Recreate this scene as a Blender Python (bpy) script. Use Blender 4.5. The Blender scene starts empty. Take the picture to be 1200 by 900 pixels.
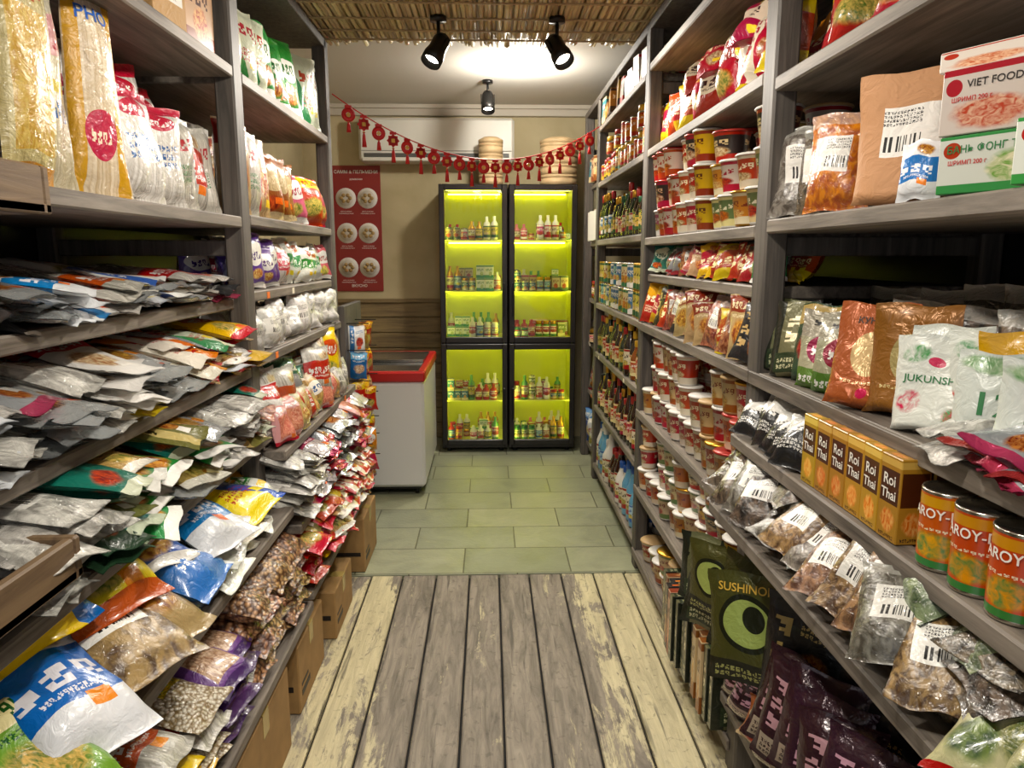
import bpy, math, random
import numpy as np
from mathutils import Vector, Matrix
random.seed(11)
RS=random.Random(5)
sc=bpy.context.scene
sc.view_settings.view_transform='Standard'
sc.view_settings.exposure=0.0

def C(h,a=1.0):
    r=[int(h[i:i+2],16)/255 for i in (0,2,4)]
    return tuple([(x/12.92 if x<=.04045 else ((x+.055)/1.055)**2.4) for x in r]+[a])

# ------------------------------------------------------------ materials
class N:
    def __init__(s,name,rough=.5,metal=0,base=None):
        m=bpy.data.materials.new(name); m.use_nodes=True
        s.m=m; s.t=m.node_tree; s.t.nodes.clear()
        s.out=s.n('ShaderNodeOutputMaterial'); s.b=s.n('ShaderNodeBsdfPrincipled')
        s.l(s.b.outputs[0],s.out.inputs[0])
        s.b.inputs['Roughness'].default_value=rough
        s.b.inputs['Metallic'].default_value=metal
        if base is not None: s.b.inputs['Base Color'].default_value=base
    def n(s,typ,**kw):
        nd=s.t.nodes.new(typ)
        for k,v in kw.items(): setattr(nd,k,v)
        return nd
    def l(s,a,b): s.t.links.new(a,b)
    def st(s,sock,v):
        if isinstance(v,bpy.types.NodeSocket): s.l(v,sock)
        else: sock.default_value=v
    def f(s,op,a,b=None,c=None):
        nd=s.n('ShaderNodeMath',operation=op)
        s.st(nd.inputs[0],a)
        if b is not None: s.st(nd.inputs[1],b)
        if c is not None: s.st(nd.inputs[2],c)
        return nd.outputs[0]
    def mix(s,fac,a,b):
        nd=s.n('ShaderNodeMix',data_type='RGBA')
        s.st(nd.inputs[0],fac); s.st(nd.inputs[6],a); s.st(nd.inputs[7],b)
        return nd.outputs[2]
    def map(s,vec,loc=(0,0,0),scale=(1,1,1)):
        nd=s.n('ShaderNodeMapping'); s.l(vec,nd.inputs[0])
        nd.inputs[1].default_value=loc; nd.inputs[3].default_value=scale
        return nd.outputs[0]
    def noise(s,vec,scale,detail=3,dist=0,rough=.5):
        nd=s.n('ShaderNodeTexNoise'); s.l(vec,nd.inputs['Vector'])
        nd.inputs['Scale'].default_value=scale; nd.inputs['Detail'].default_value=detail
        nd.inputs['Distortion'].default_value=dist; nd.inputs['Roughness'].default_value=rough
        return nd.outputs[0]
    def mr(s,v,a,b,c=0.,d=1.):
        nd=s.n('ShaderNodeMapRange'); s.st(nd.inputs[0],v)
        for i,x in enumerate((a,b,c,d)): nd.inputs[i+1].default_value=x
        return nd.outputs[0]
    def bump(s,h,strength=.3,dist=.01):
        nd=s.n('ShaderNodeBump'); nd.inputs['Strength'].default_value=strength
        nd.inputs['Distance'].default_value=dist; s.l(h,nd.inputs['Height'])
        s.l(nd.outputs[0],s.b.inputs['Normal'])
    def pos(s): return s.n('ShaderNodeNewGeometry').outputs['Position']
    def col(s,v): s.st(s.b.inputs['Base Color'],v)

def plain(name,hexc,rough=.5,metal=0,bump=0,scale=40,coat=0,var=.0):
    k=N(name,rough,metal,C(hexc))
    if var:
        nz=k.noise(k.pos(),scale*.4,4)
        c=C(hexc); k.col(k.mix(k.mr(nz,.3,.7),tuple(x*(1-var) for x in c[:3])+(1,),tuple(min(1,x*(1+var)) for x in c[:3])+(1,)))
    if bump: k.bump(k.noise(k.pos(),scale,3),bump,.005)
    k.b.inputs['Coat Weight'].default_value=coat
    k.b.inputs['Coat Roughness'].default_value=.1
    return k.m

def emis(name,hexc,s):
    k=N(name,.5,0,C(hexc)); k.b.inputs['Emission Color'].default_value=C(hexc); k.b.inputs['Emission Strength'].default_value=s
    return k.m

def glassmat(name,tint='ffffff',refl=.06):
    m=bpy.data.materials.new(name); m.use_nodes=True; t=m.node_tree; t.nodes.clear()
    o=t.nodes.new('ShaderNodeOutputMaterial'); mx=t.nodes.new('ShaderNodeMixShader')
    tr=t.nodes.new('ShaderNodeBsdfTransparent'); tr.inputs[0].default_value=C(tint)
    g=t.nodes.new('ShaderNodeBsdfGlossy'); g.inputs['Roughness'].default_value=.03
    fr=t.nodes.new('ShaderNodeFresnel'); fr.inputs[0].default_value=1.35
    t.links.new(fr.outputs[0],mx.inputs[0]); t.links.new(tr.outputs[0],mx.inputs[1]); t.links.new(g.outputs[0],mx.inputs[2]); t.links.new(mx.outputs[0],o.inputs[0])
    return m

def wood(name,c1,c2,axis='Y',rough=.6,sc_=1.0,bs=.3):
    k=N(name,rough); s={'X':(.06,1,1),'Y':(1,.06,1),'Z':(1,1,.06)}[axis]
    v=k.map(k.pos(),scale=tuple(x*sc_ for x in s))
    n1=k.noise(v,45,5,.6,.65); n2=k.noise(k.pos(),3,3)
    f=k.f('ADD',k.f('MULTIPLY',n1,.75),k.f('MULTIPLY',n2,.35))
    k.col(k.mix(k.mr(f,.38,.72),C(c1),C(c2)))
    k.bump(n1,bs,.003)
    return k.m

JR=random.Random(77)
def pack(name,base,layers,rough=.32,metal=0,wr=.35,ws=28,coat=.4,full=None,film=False):
    k=N(name,rough,metal)
    uvn=k.n('ShaderNodeUVMap'); uvn.uv_map='UVMap'; uv=uvn.outputs[0]
    sp=k.n('ShaderNodeSeparateXYZ'); k.l(uv,sp.inputs[0]); u,v=sp.outputs[0],sp.outputs[1]
    at=k.n('ShaderNodeAttribute'); at.attribute_name='rnd'; rn=at.outputs['Fac']
    cb=k.n('ShaderNodeCombineXYZ'); k.l(u,cb.inputs[0]); k.l(v,cb.inputs[1]); k.l(k.f('MULTIPLY',rn,37.),cb.inputs[2])
    uvr=cb.outputs[0]
    cur=C(base); hgt=None
    if full:
        kind,c1,c2=full[:3]
        if kind=='beans':
            vo=k.n('ShaderNodeTexVoronoi'); k.l(k.pos(),vo.inputs['Vector']); vo.inputs['Scale'].default_value=full[3]
            cur=k.mix(k.mr(vo.outputs['Distance'],.15,.65),C(c1),C(c2)); hgt=k.f('SUBTRACT',1.,vo.outputs['Distance'])
        elif kind=='streak':
            nz=k.noise(k.map(uvr,scale=(full[3],1.5,1)),1,4,.4)
            cur=k.mix(k.mr(nz,.35,.65),C(c1),C(c2))
        elif kind=='mottle':
            nz=k.noise(uvr,full[3],5,.8)
            cur=k.mix(k.mr(nz,.38,.62),C(c1),C(c2))
        edge=k.f('GREATER_THAN',v,.86); cur=k.mix(k.f('MULTIPLY',edge,.45),cur,C('b8b8b0'))
    def rect(cx,cy,hw,hh):
        return k.f('MULTIPLY',k.f('COMPARE',u,cx,hw),k.f('COMPARE',v,cy,hh))
    def ell(cx,cy,rx,ry,soft=0):
        mp=k.map(uv,loc=(-cx/rx,-cy/ry,0),scale=(1/rx,1/ry,0))
        ln=k.n('ShaderNodeVectorMath',operation='LENGTH'); k.l(mp,ln.inputs[0])
        if soft: return k.mr(k.f('ADD',ln.outputs['Value'],k.f('MULTIPLY',k.noise(uvr,5,2),.5)),1.3,1.0)
        return k.f('LESS_THAN',ln.outputs['Value'],1.)
    def text(cx,cy,hw,hh,rows,cols,th=.4):
        pu=k.f('MULTIPLY',k.f('SUBTRACT',u,cx-hw),cols*4/(2*hw))
        pv=k.f('MULTIPLY',k.f('SUBTRACT',v,cy-hh),rows*7/(2*hh))
        fu=k.f('FLOOR',pu); fv=k.f('FLOOR',pv)
        cc=k.n('ShaderNodeCombineXYZ'); k.l(fu,cc.inputs[0]); k.l(fv,cc.inputs[1])
        wn=k.n('ShaderNodeTexWhiteNoise',noise_dimensions='2D'); k.l(cc.outputs[0],wn.inputs['Vector'])
        g=k.f('GREATER_THAN',wn.outputs['Value'],th)
        a=k.f('LESS_THAN',k.f('MODULO',pu,4.),3.); b=k.f('LESS_THAN',k.f('MODULO',pv,7.),5.)
        return k.f('MULTIPLY',k.f('MULTIPLY',g,rect(cx,cy,hw,hh)),k.f('MULTIPLY',a,b))
    for L in layers:
        t=L[0]
        if t=='rect': cur=k.mix(rect(*L[1:5]),cur,C(L[5]))
        elif t=='ell': cur=k.mix(ell(*L[1:5]),cur,C(L[5]))
        elif t=='text': cur=k.mix(text(*L[1:7]),cur,C(L[7]))
        elif t=='diag':
            q=k.f('ADD',k.f('MULTIPLY',u,L[1]),k.f('MULTIPLY',v,L[2]))
            nz=k.f('SINE',k.f('MULTIPLY',u,6.)); q=k.f('ADD',q,k.f('MULTIPLY',nz,.06))
            cur=k.mix(k.f('GREATER_THAN',q,L[3]),cur,C(L[4]))
        elif t=='food':
            nz=k.noise(uvr,JR.uniform(7,20),4,JR.uniform(.3,2)); cur=k.mix(ell(*L[1:5],soft=1),cur,k.mix(k.mr(nz,.34,.66),C(L[5]),C(L[6])))
        elif t=='wfood':
            nz=k.noise(uvr,16,3,1.); cur=k.mix(rect(*L[1:5]),cur,k.mix(k.mr(nz,.4,.6),C(L[5]),C(L[6])))
        elif t=='bars':
            wn=k.n('ShaderNodeTexWhiteNoise',noise_dimensions='1D'); k.l(k.f('FLOOR',k.f('MULTIPLY',u,90.)),wn.inputs['W'])
            cur=k.mix(k.f('MULTIPLY',rect(*L[1:5]),k.f('GREATER_THAN',wn.outputs['Value'],.5)),cur,C('181818'))
    hs=k.n('ShaderNodeHueSaturation'); k.st(hs.inputs['Color'],cur)
    k.l(k.mr(rn,0,1,.48,.52),hs.inputs['Hue']); k.l(k.mr(k.f('FRACT',k.f('MULTIPLY',rn,7.)),0,1,1.1,.74),hs.inputs['Value']); hs.inputs['Saturation'].default_value=1.06
    k.col(hs.outputs[0])
    if hgt is not None: k.bump(hgt,.7,.006)
    elif wr: k.bump(k.noise(k.pos(),ws,3,1.6),wr,.012)
    if full: coat=1.
    k.b.inputs['Coat Weight'].default_value=coat; k.b.inputs['Coat Roughness'].default_value=.12
    if full:
        bn=k.n('ShaderNodeBump'); bn.inputs['Strength'].default_value=.8; bn.inputs['Distance'].default_value=.012
        k.l(k.noise(k.pos(),34,3,2.2),bn.inputs['Height']); k.l(bn.outputs[0],k.b.inputs['Coat Normal'])
    return k.m

def quick(name,style,base,c2,ink,f1='d8a050',f2='7a2a10',**kw):
    j=lambda a,d=.05:a+JR.uniform(-d,d)
    if f1=='d8a050': f1,f2=JR.choice([('d8a050','7a2a10'),('e0c080','a03818'),('d8b868','587028'),('e8d8b0','905820'),('d06838','6a1810')])
    S={
    'A':[('rect',.5,.85,.5,.13,c2),('text',.5,.85,.4,.08,1,JR.randint(4,7),ink),('food',j(.5,.1),j(.36),j(.34),j(.22,.04),f1,f2),('text',.5,.67,.36,.035,1,12,ink)],
    'B':[('ell',j(.5),j(.62),j(.38),j(.18,.04),c2),('text',.5,.62,.3,.1,1,JR.randint(3,5),ink),('food',j(.5,.15),j(.24,.03),j(.28,.08),j(.13,.03),f1,f2),('rect',.5,.05,.5,.05,c2)],
    'C':[('rect',j(.5,.12),.55,.3,.19,'efede6'),('bars',.5,.46,.2,.06),('text',.5,.66,.2,.06,4,12,'303030')],
    'D':[('diag',j(.6,.4),.8,j(.75,.15),c2),('text',.5,j(.66),.38,.11,1,JR.randint(2,4),ink),('text',.5,.33,.34,.09,3,10,ink)],
    'E':[('rect',.5,.93,.5,.07,c2),('text',.28,.55,.15,.33,3,1,ink),('food',.68,.34,.26,.24,f1,f2),('text',.68,.75,.2,.05,2,7,ink)],
    'F':[('rect',.5,.12,.5,.12,c2),('text',.5,.68,.36,.13,1,JR.randint(3,6),ink),('food',j(.55,.1),.34,j(.26),j(.16),f1,f2),('rect',.5,.93,.5,.05,c2)],
    'W':[('wfood',.5,.45,.36,.3,f1,f2),('text',.5,.86,.4,.07,1,JR.randint(4,7),ink),('rect',.5,.05,.5,.05,c2)],
    'G':[('rect',.5,.5,.5,j(.2,.06),c2),('text',.5,.52,.42,.1,1,JR.randint(3,6),ink),('text',.5,.38,.3,.03,1,14,ink),('food',j(.7),.82,.2,.1,f1,f2)],
    'H':[('rect',j(.25),.5,.14,.5,c2),('text',j(.25,.02),.6,.09,.26,4,1,ink),('text',.7,.78,.22,.06,2,6,c2),('food',.68,.4,.24,.2,f1,f2)],
    }[style]
    if JR.random()<.45 and style not in 'CF': S.append(('rect',j(.7,.1),j(.2,.1),.11,.05,JR.choice(['f07a28','f2efe6','f4d84a']))); 
    return pack(name,base,S,**kw)

# packaging library
W='eae8e2'
g={}
def q(n,*a,**k): g[n]=quick('pack_'+n,*a,**k)
q('red1','A','b8191c','e0b020','a01010'); q('red2','B','c01e20',W,'c01010','e8b060','a02010'); q('red3','D','a81418','d89a1c','fff2d0')
q('red4','E','b02226','202020','fff0c0'); q('crimson','G','981228','d8c8b0','301010'); q('red5','H','b42420','e8e0c8','a01818')
q('yel1','B','e8c01a','c83018',W); q('yel2','D','eacc30','2a66b8','b01818'); q('yel3','G','dcb828','b02018','fff0c0'); q('orange','B','d87020',W,'b82810')
q('blue1','B','2468b0',W,'1850a0'); q('blue2','D','3a84c0','d8dee2','ffffff'); q('blue3','A','2a5898','70a8d8',W); q('bluewh','G','e2e5e8','2a78b8','e8e8f0')
q('green1','B','28803c',W,'106028'); q('green2','D','3a8c50','d8e0c8','b02020'); q('green3','A','689838','e0d8a0','105020'); q('teal','B','1c6a5e','c8d0b8','104840'); q('teal2','G','1c5e54','3a8a78','e0d890')
q('dgreen','A','243e2c','a89858','e0d8c8'); q('olive','H','6a6a34','c8b878','30300c')
q('whgr','G','e2e5da','3a8a48','f0f4e8'); q('whred','A',W,'c02020',W); q('whor','D','e8e2d2','d88028','b02818'); q('whgold','B','dcd4c0','c89838','702010'); q('white1','C','dad8d2',W,W,full=('mottle','eae8e6','c0bfb8',5)); q('white2','B',W,'c8ccd0','b02020'); q('whblue','H','dcdcd8','3868a8',W)
q('silver','B','a8acb0','b84858',W,metal=.5,rough=.25); q('silver2','A','b0b4b4','50806a',W,metal=.5,rough=.25); q('silver3','G','b4b0b0','984058','f0d8e0',metal=.4,rough=.25); q('pink','B','d06880',W,'a01838'); q('pinkcl','W','d8a0a0','b02838',W,'d89880','b86050')
q('purple','W','6a4080','402058','e8d8f0','c8b090','8a6a48'); q('violet','B','5a4090',W,'402070'); q('black1','D','1c1c1e','d8d6d0','e8e6e0'); q('black2','E','1c1c1e','303030','c8b070'); q('black3','C','202020',W,W,full=('mottle','101010','38342c',7))
q('brownp','B','905828','c8b488','e8d8b0'); q('tan','A','b89c70','84301c','e8d8b0'); q('kraft','C','c09a6a',W,W,rough=.7,coat=0)
q('clbrown','C','8a5a30',W,W,full=('mottle','4a3220','a08058',9)); q('cldark','C','3a3028',W,W,full=('mottle','1c1814','6a5c4a',9)); q('clyel','W','d8c48c','c88028','b03820','d8b468','c09040',full=('streak','d8c898','a89460',16)); q('clor','C','d08020',W,W,full=('mottle','d89838','a05c20',10)); q('clgrey','C','6a6660',W,W,full=('mottle','4a443c','8c887e',9))
q('clwhite','G','c8c4b8','c03028',W,full=('streak','e0dcd2','98948a',22)); q('clgreen','C','506048',W,W,full=('mottle','3c4c30','8c9870',8)); q('clred','C','804030',W,W,full=('mottle','6a2018','b87858',11)); q('clnood','H','c8b080','b83028',W,full=('streak','d0b884','8a7448',18)); q('clgold','B','c0a060','e0dcd0','284880',full=('streak','c8a868','886c38',12)); q('clplain','C','c8c8c8',W,W,full=('mottle','d8d6ce','8c8a84',6))
g['noodle']=pack('pack_noodle',W,[('ell',.5,.82,.3,.08,'b82020'),('text',.5,.82,.22,.04,1,5,W),('rect',.5,.95,.5,.05,'b82828'),('text',.5,.5,.3,.12,3,8,'4060a0')],full=('streak','eeece6','b8b4a8',34))
g['noodle2']=pack('pack_noodle2',W,[('text',.5,.72,.3,.09,1,3,'b02020'),('text',.5,.4,.25,.1,3,9,'308050')],full=('streak','e6e2d6','a8a498',30))
g['pasta']=pack('pack_pasta',W,[('rect',.5,.75,.5,.1,'d09898'),('text',.5,.75,.4,.07,1,4,'b01838'),('text',.5,.4,.4,.06,1,8,'2060a0'),('rect',.5,.5,.5,.03,'d8c040')],full=('streak','dcd4b8','b8aa88',30))
g['pho']=pack('pack_pho','d8cca0',[('rect',.12,.5,.1,.5,'c8a428'),('rect',.88,.5,.1,.5,'c8a428'),('ell',.5,.3,.3,.12,'b83028'),('text',.5,.3,.2,.04,1,4,'e8e0c0')],full=('streak','dcd2b4','b8a880',22))
g['chick']=pack('pack_chick','c09060',[('rect',.7,.6,.2,.14,W),('text',.7,.6,.17,.1,4,9,'404040')],full=('beans','c89c70','4a2c16',75))
g['wbeans']=pack('pack_wbeans','e8e0d0',[('rect',.6,.6,.25,.14,'d8c020'),('text',.6,.6,.2,.1,2,6,'208040')],full=('beans','dcd6c4','806c48',110))
g['nori']=pack('pack_nori','3c3e1c',[('rect',.5,.5,.5,.5,'4a4a20'),('ell',.5,.55,.36,.26,'1c2010'),('ell',.5,.55,.3,.21,'a8b868'),('ell',.58,.6,.14,.12,'1c2010'),('rect',.5,.1,.5,.1,'1a1c10'),('text',.5,.1,.4,.06,2,12,'a8a868')],metal=.3)
g['nori2']=pack('pack_nori2','1c2218',[('rect',.5,.5,.3,.5,'6a6a4a'),('text',.5,.65,.2,.2,2,1,'f0e8c0'),('rect',.5,.18,.36,.13,'2c3a24'),('text',.5,.18,.3,.08,2,9,'c8c8a0')],metal=.2)
g['dpurp']=pack('pack_dpurp','2a1620',[('rect',.5,.5,.5,.5,'341c26'),('text',.5,.6,.34,.26,3,2,'c89ca8',),('rect',.5,.15,.4,.1,'a89888'),('text',.5,.15,.36,.07,3,12,'301820')],metal=.2,rough=.2)
g['magenta']=pack('pack_magenta','a8a48a',[('rect',.5,.82,.5,.18,'a09888'),('text',.5,.86,.3,.05,1,3,'303030'),('ell',.5,.5,.34,.2,'8a1c48'),('text',.5,.5,.24,.08,1,4,W),('rect',.5,.12,.5,.12,'5a7a30'),('text',.5,.12,.4,.06,1,8,W)],metal=.2)
g['window']=pack('pack_window','9c6434',[('ell',.5,.52,.24,.22,'b8a470'),('ell',.5,.14,.07,.05,'b81818'),('text',.5,.24,.3,.02,1,12,'f0d8a0')],metal=.25,rough=.3)
g['floral']=pack('pack_floral','d4d8d0',[('food',.22,.3,.16,.12,'c02828','d4d8d0'),('food',.78,.78,.16,.12,'308848','b8c890'),('food',.8,.2,.15,.1,'d84848','308848'),('food',.25,.8,.18,.1,'308848','d4d8d0'),('ell',.5,.72,.1,.05,'c02020')])
g['twelve']=pack('pack_twelve','c8cfc8',[('food',.5,.88,.5,.1,'508a50','98b090'),('rect',.5,.12,.5,.12,'7a9880'),('text',.5,.14,.4,.05,2,9,W)])
g['gflor']=pack('pack_gflor','c8c498',[('food',.3,.4,.24,.26,'2c4a28','7c9048'),('food',.7,.6,.22,.25,'405828','a8a868'),('rect',.5,.9,.5,.1,'d8c020'),('text',.5,.9,.3,.06,1,5,'c02020'),('rect',.5,.04,.5,.04,'b02020')])
# cartons / tins
q('cart1','F','a87c2c','3a2410','f8f0d0','7a2a10','d8c060',wr=0,coat=.1); q('cart2','F','d8ccc0','b84028','b82820','d06840','e0b898',wr=0,coat=.1); q('cart3','F','d8dcd0','3a8848','207030','80a040','d8d8b0',wr=0,coat=.1); q('cart4','F','3a7a88','d8c898',W,wr=0,coat=.1); q('cart5','F','c0a480','804828','401808',wr=0,coat=.1); q('cart6','F','b85070',W,W,wr=0,coat=.1)
q('cart7','F','c8b468','a83020','602010',wr=0,coat=.1); q('cart8','F','687838','e0d8b0',W,wr=0,coat=.1); q('cart9','F','684878','d8c8d8',W,wr=0,coat=.1)
g['cartcurry']=pack('pack_curry','b08a38',[('rect',.5,.64,.44,.2,'4a2a14'),('rect',.5,.93,.5,.04,'d8b860'),('food',.5,.24,.34,.15,'d87828','f0c070'),('text',.5,.06,.36,.03,1,9,'3a1c08')],wr=0,coat=.1)
g['cartred']=pack('pack_chips_red','dcd2c8',[('food',.5,.3,.4,.26,'c05838','e8c0a0'),('rect',.5,.95,.5,.05,'b02820'),('ell',.12,.72,.08,.13,'b02820')],wr=0,coat=.1)
g['cartgreen']=pack('pack_chips_green','d8dcd2',[('food',.72,.4,.24,.3,'70a040','e8e0c0'),('rect',.5,.08,.5,.08,'3a9048'),('ell',.14,.75,.09,.14,'b02820'),('rect',.5,.97,.5,.03,'3a9048')],wr=0,coat=.1)
g['tincurry']=pack('pack_tin_curry','c8481c',[('rect',.5,.9,.5,.07,'d89838'),('food',.5,.3,.34,.2,'e09838','48803c'),('rect',.5,.05,.5,.05,'3a7838'),('text',.5,.53,.36,.03,1,9,'f0e0c0')],wr=0,coat=.3)
q('tin1','F','d07820','b02818','f8f0e0','e8b860','288038',wr=0,coat=.3); q('tin2','F','b02820','e0b020',W,wr=0,coat=.3); q('tin3','F','88b0a8','206080','183850',wr=0,coat=.3); q('tin4','F','d0c298','2a6a48','802010',wr=0,coat=.3); q('tin5','F','48709c',W,W,wr=0,coat=.3)
q('cupR','F','b8241e','e0d4c0','fff0d0',wr=0,coat=.2); q('cupW','F','d4c8b8','b03020','a82818',wr=0,coat=.2); q('cupO','F','c07438','e0d0b0','801808',wr=0,coat=.2); q('cupB','F','2c2222','b02424','e0c898',wr=0,coat=.2); q('cupG','F','c4b48c','587040','702818',wr=0,coat=.2); q('cupP','F','b06078',W,W,wr=0,coat=.2); q('cupT','F','ccae80','a04c28','802810',wr=0,coat=.2); q('cupY','F','d8a830','902818','601808',wr=0,coat=.2); q('cupV','F','687848','d8c890','f0e8c8',wr=0,coat=.2)
q('labR','F','b02c24','e0d0a0',W,wr=0); q('labW','F','d4ccb0','982020','301010',wr=0); q('labG','F','b8a450','285030','102810',wr=0); q('labB','F','a0bcd0','3060a0','1a4890',wr=0)

m_wr=plain('white_lid','d8d4cc',.4); m_metal=plain('tin_metal','b8b4a8',.25,1); m_gold=plain('gold_metal','c89838',.3,1)
m_dark=plain('dark_glass_bottle','1c1008',.08,coat=1); m_soy=plain('soy_bottle','2a0c04',.08,coat=1); m_grn=plain('green_glass_bottle','0c2414',.08,coat=1); m_hon=plain('amber_bottle','7a3c08',.1,coat=1); m_capr=plain('cap_red','a01818',.35); m_capg=plain('cap_green','1c5834',.35); m_capy=plain('cap_yellow','c89c20',.35); m_water=plain('blue_plastic','5c98b8',.12,coat=1); m_capb=plain('cap_blue','1c50a0',.35)
m_lidt=plain('tan_lid','b89868',.5); m_lidr=plain('red_foil_lid','a83028',.3,.3)
m_blk=plain('black_metal','141312',.38,.3); m_blkp=plain('black_frame','1c1814',.35)
m_shelf=wood('weathered_board','48413a','8c8276','Y'); m_post=wood('dark_post_wood','33302c','686058','Z'); m_bpanel=plain('dark_back_panel','151412',.35,var=.3)
m_tray=wood('brown_tray_wood','4c3826','80684a','Y')
m_card=plain('cardboard','9c7a4a',.8,bump=.1,var=.12); m_tape=plain('packing_tape','b09858',.25)
m_ink=plain('dark_ink','1c1410',.5); m_wink=plain('white_ink','f0ece2',.5); m_rink=plain('red_ink','b81818',.5); m_gink=plain('green_ink','20703a',.5); m_yink=plain('gold_ink','d0a840',.4); m_bink=plain('blue_ink','1c58b0',.4)
m_tag=plain('price_tag','e8e0c8',.5); m_tago=plain('price_tag_orange','e87830',.5)

# ------------------------------------------------------------ geometry parts
class Part:
    def __init__(s,v,f,uv,mi=None,smooth=True,surf=None):
        s.v=np.asarray(v,float); s.f=f; s.uv=uv; s.mi=mi or [0]*len(f); s.smooth=smooth; s.surf=surf

def box(w,h,t,c=.0015,cz=False):
    W2,T2,H2=w/2,t/2,h/2; c=min(c,W2*.4,T2*.4,H2*.4); vs=[]; ix={}
    for sx in(-1,1):
        for sy in(-1,1):
            for sz in(-1,1):
                for a,p in enumerate(((sx*W2,sy*(T2-c),sz*(H2-c)),(sx*(W2-c),sy*T2,sz*(H2-c)),(sx*(W2-c),sy*(T2-c),sz*H2))):
                    ix[(sx,sy,sz,a)]=len(vs); vs.append(p)
    F=[]
    for s_ in(-1,1):
        F.append([ix[(s_,y,z,0)] for y,z in((-1,-1),(1,-1),(1,1),(-1,1))])
        F.append([ix[(x,s_,z,1)] for x,z in((-1,-1),(1,-1),(1,1),(-1,1))])
        F.append([ix[(x,y,s_,2)] for x,y in((-1,-1),(1,-1),(1,1),(-1,1))])
        for r in(-1,1):
            F.append([ix[(s_,r,-1,0)],ix[(s_,r,1,0)],ix[(s_,r,1,1)],ix[(s_,r,-1,1)]])
            F.append([ix[(s_,-1,r,0)],ix[(s_,1,r,0)],ix[(s_,1,r,2)],ix[(s_,-1,r,2)]])
            F.append([ix[(-1,s_,r,1)],ix[(1,s_,r,1)],ix[(1,s_,r,2)],ix[(-1,s_,r,2)]])
            for t_ in(-1,1): F.append([ix[(s_,r,t_,0)],ix[(s_,r,t_,1)],ix[(s_,r,t_,2)]])
    V=np.array(vs); out=[]; UV=[]
    for f in F:
        p=V[f]; n=np.cross(p[1]-p[0],p[2]-p[0])
        if np.dot(n,p.mean(0))<0: f=f[::-1]; p=V[f]; n=-n
        a=int(np.argmax(np.abs(n))); q_=p/np.array([w,t,h])+.5
        if a==0: u=[(y if n[0]>0 else 1-y) for y in q_[:,1]]; v=q_[:,2]
        elif a==1: u=[(x if n[1]<0 else 1-x) for x in q_[:,0]]; v=q_[:,2]
        else: u=q_[:,0]; v=q_[:,1]
        out.append(list(f)); UV.append([(float(a_),float(b_)) for a_,b_ in zip(u,v)])
    V[:,2]+=0 if cz else H2
    hy=-T2
    return Part(V,out,UV,smooth=False,surf=lambda x,z:hy)

def pillow(w,h,t,n=9,m=12,gus=0,pinch=.07,wr=.16,bend=.012):
    U=np.linspace(0,1,n); V=np.concatenate([[0,.045],np.linspace(.09,.91,m-4),[.955,1]])
    uu,vv=np.meshgrid(U,V); a=2*uu-1; b=np.clip((2*vv-1)/.9,-1,1)
    pz=np.sqrt(1-np.abs(b)**3.2)
    if gus: pz=np.clip(vv/.05,0,1)*np.power(np.clip((.95-vv)/.95,0,1),.62)
    px=np.sqrt(1-np.abs(a)**(2.6 if not gus else 3.5))
    wv=np.zeros_like(uu); 
    for _ in range(5):
        fx,fz,ph=RS.uniform(-9,9),RS.uniform(-10,10),RS.uniform(0,6.3); wv+=np.sin(fx*uu+fz*vv+ph)*wr/2
    th=t/2*px*pz*(1+wv)+.0007
    off=.005*np.sin(uu*RS.uniform(5,11)+RS.uniform(0,6))*(1-pz)+bend*RS.uniform(-1,1)*(b**2)+bend*RS.uniform(-1,1)*a*b
    X=a*w/2*(1-pinch*pz+.012*np.sin(vv*17+RS.uniform(0,6))); Z=vv*h+.003*np.sin(uu*9+RS.uniform(0,6))
    vf=np.stack([X,-th+off,Z],-1).reshape(-1,3); vb=np.stack([X,th+off,Z],-1).reshape(-1,3)
    M=len(V); F=[];UV=[]; o=M*n
    for i in range(M-1):
        for j in range(n-1):
            k=i*n+j; F.append([k,k+1,k+1+n,k+n]); UV.append([(U[j],V[i]),(U[j+1],V[i]),(U[j+1],V[i+1]),(U[j],V[i+1])])
            F.append([o+k,o+k+n,o+k+1+n,o+k+1]); UV.append([(U[j],V[i]),(U[j],V[i+1]),(U[j+1],V[i+1]),(U[j+1],V[i])])
    Y=-th+off
    def surf(x,z):
        fi=min(max(np.interp(z/h,V,np.arange(M)),0),M-1.001); fj=min(max((x/(w*(1-pinch*.8))+.5)*(n-1),0),n-1.001)
        i,j=int(fi),int(fj); di,dj=fi-i,fj-j
        return (Y[i,j]*(1-di)+Y[i+1,j]*di)*(1-dj)+(Y[i,j+1]*(1-di)+Y[i+1,j+1]*di)*dj
    return Part(np.concatenate([vf,vb]),F,UV,surf=surf)

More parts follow.
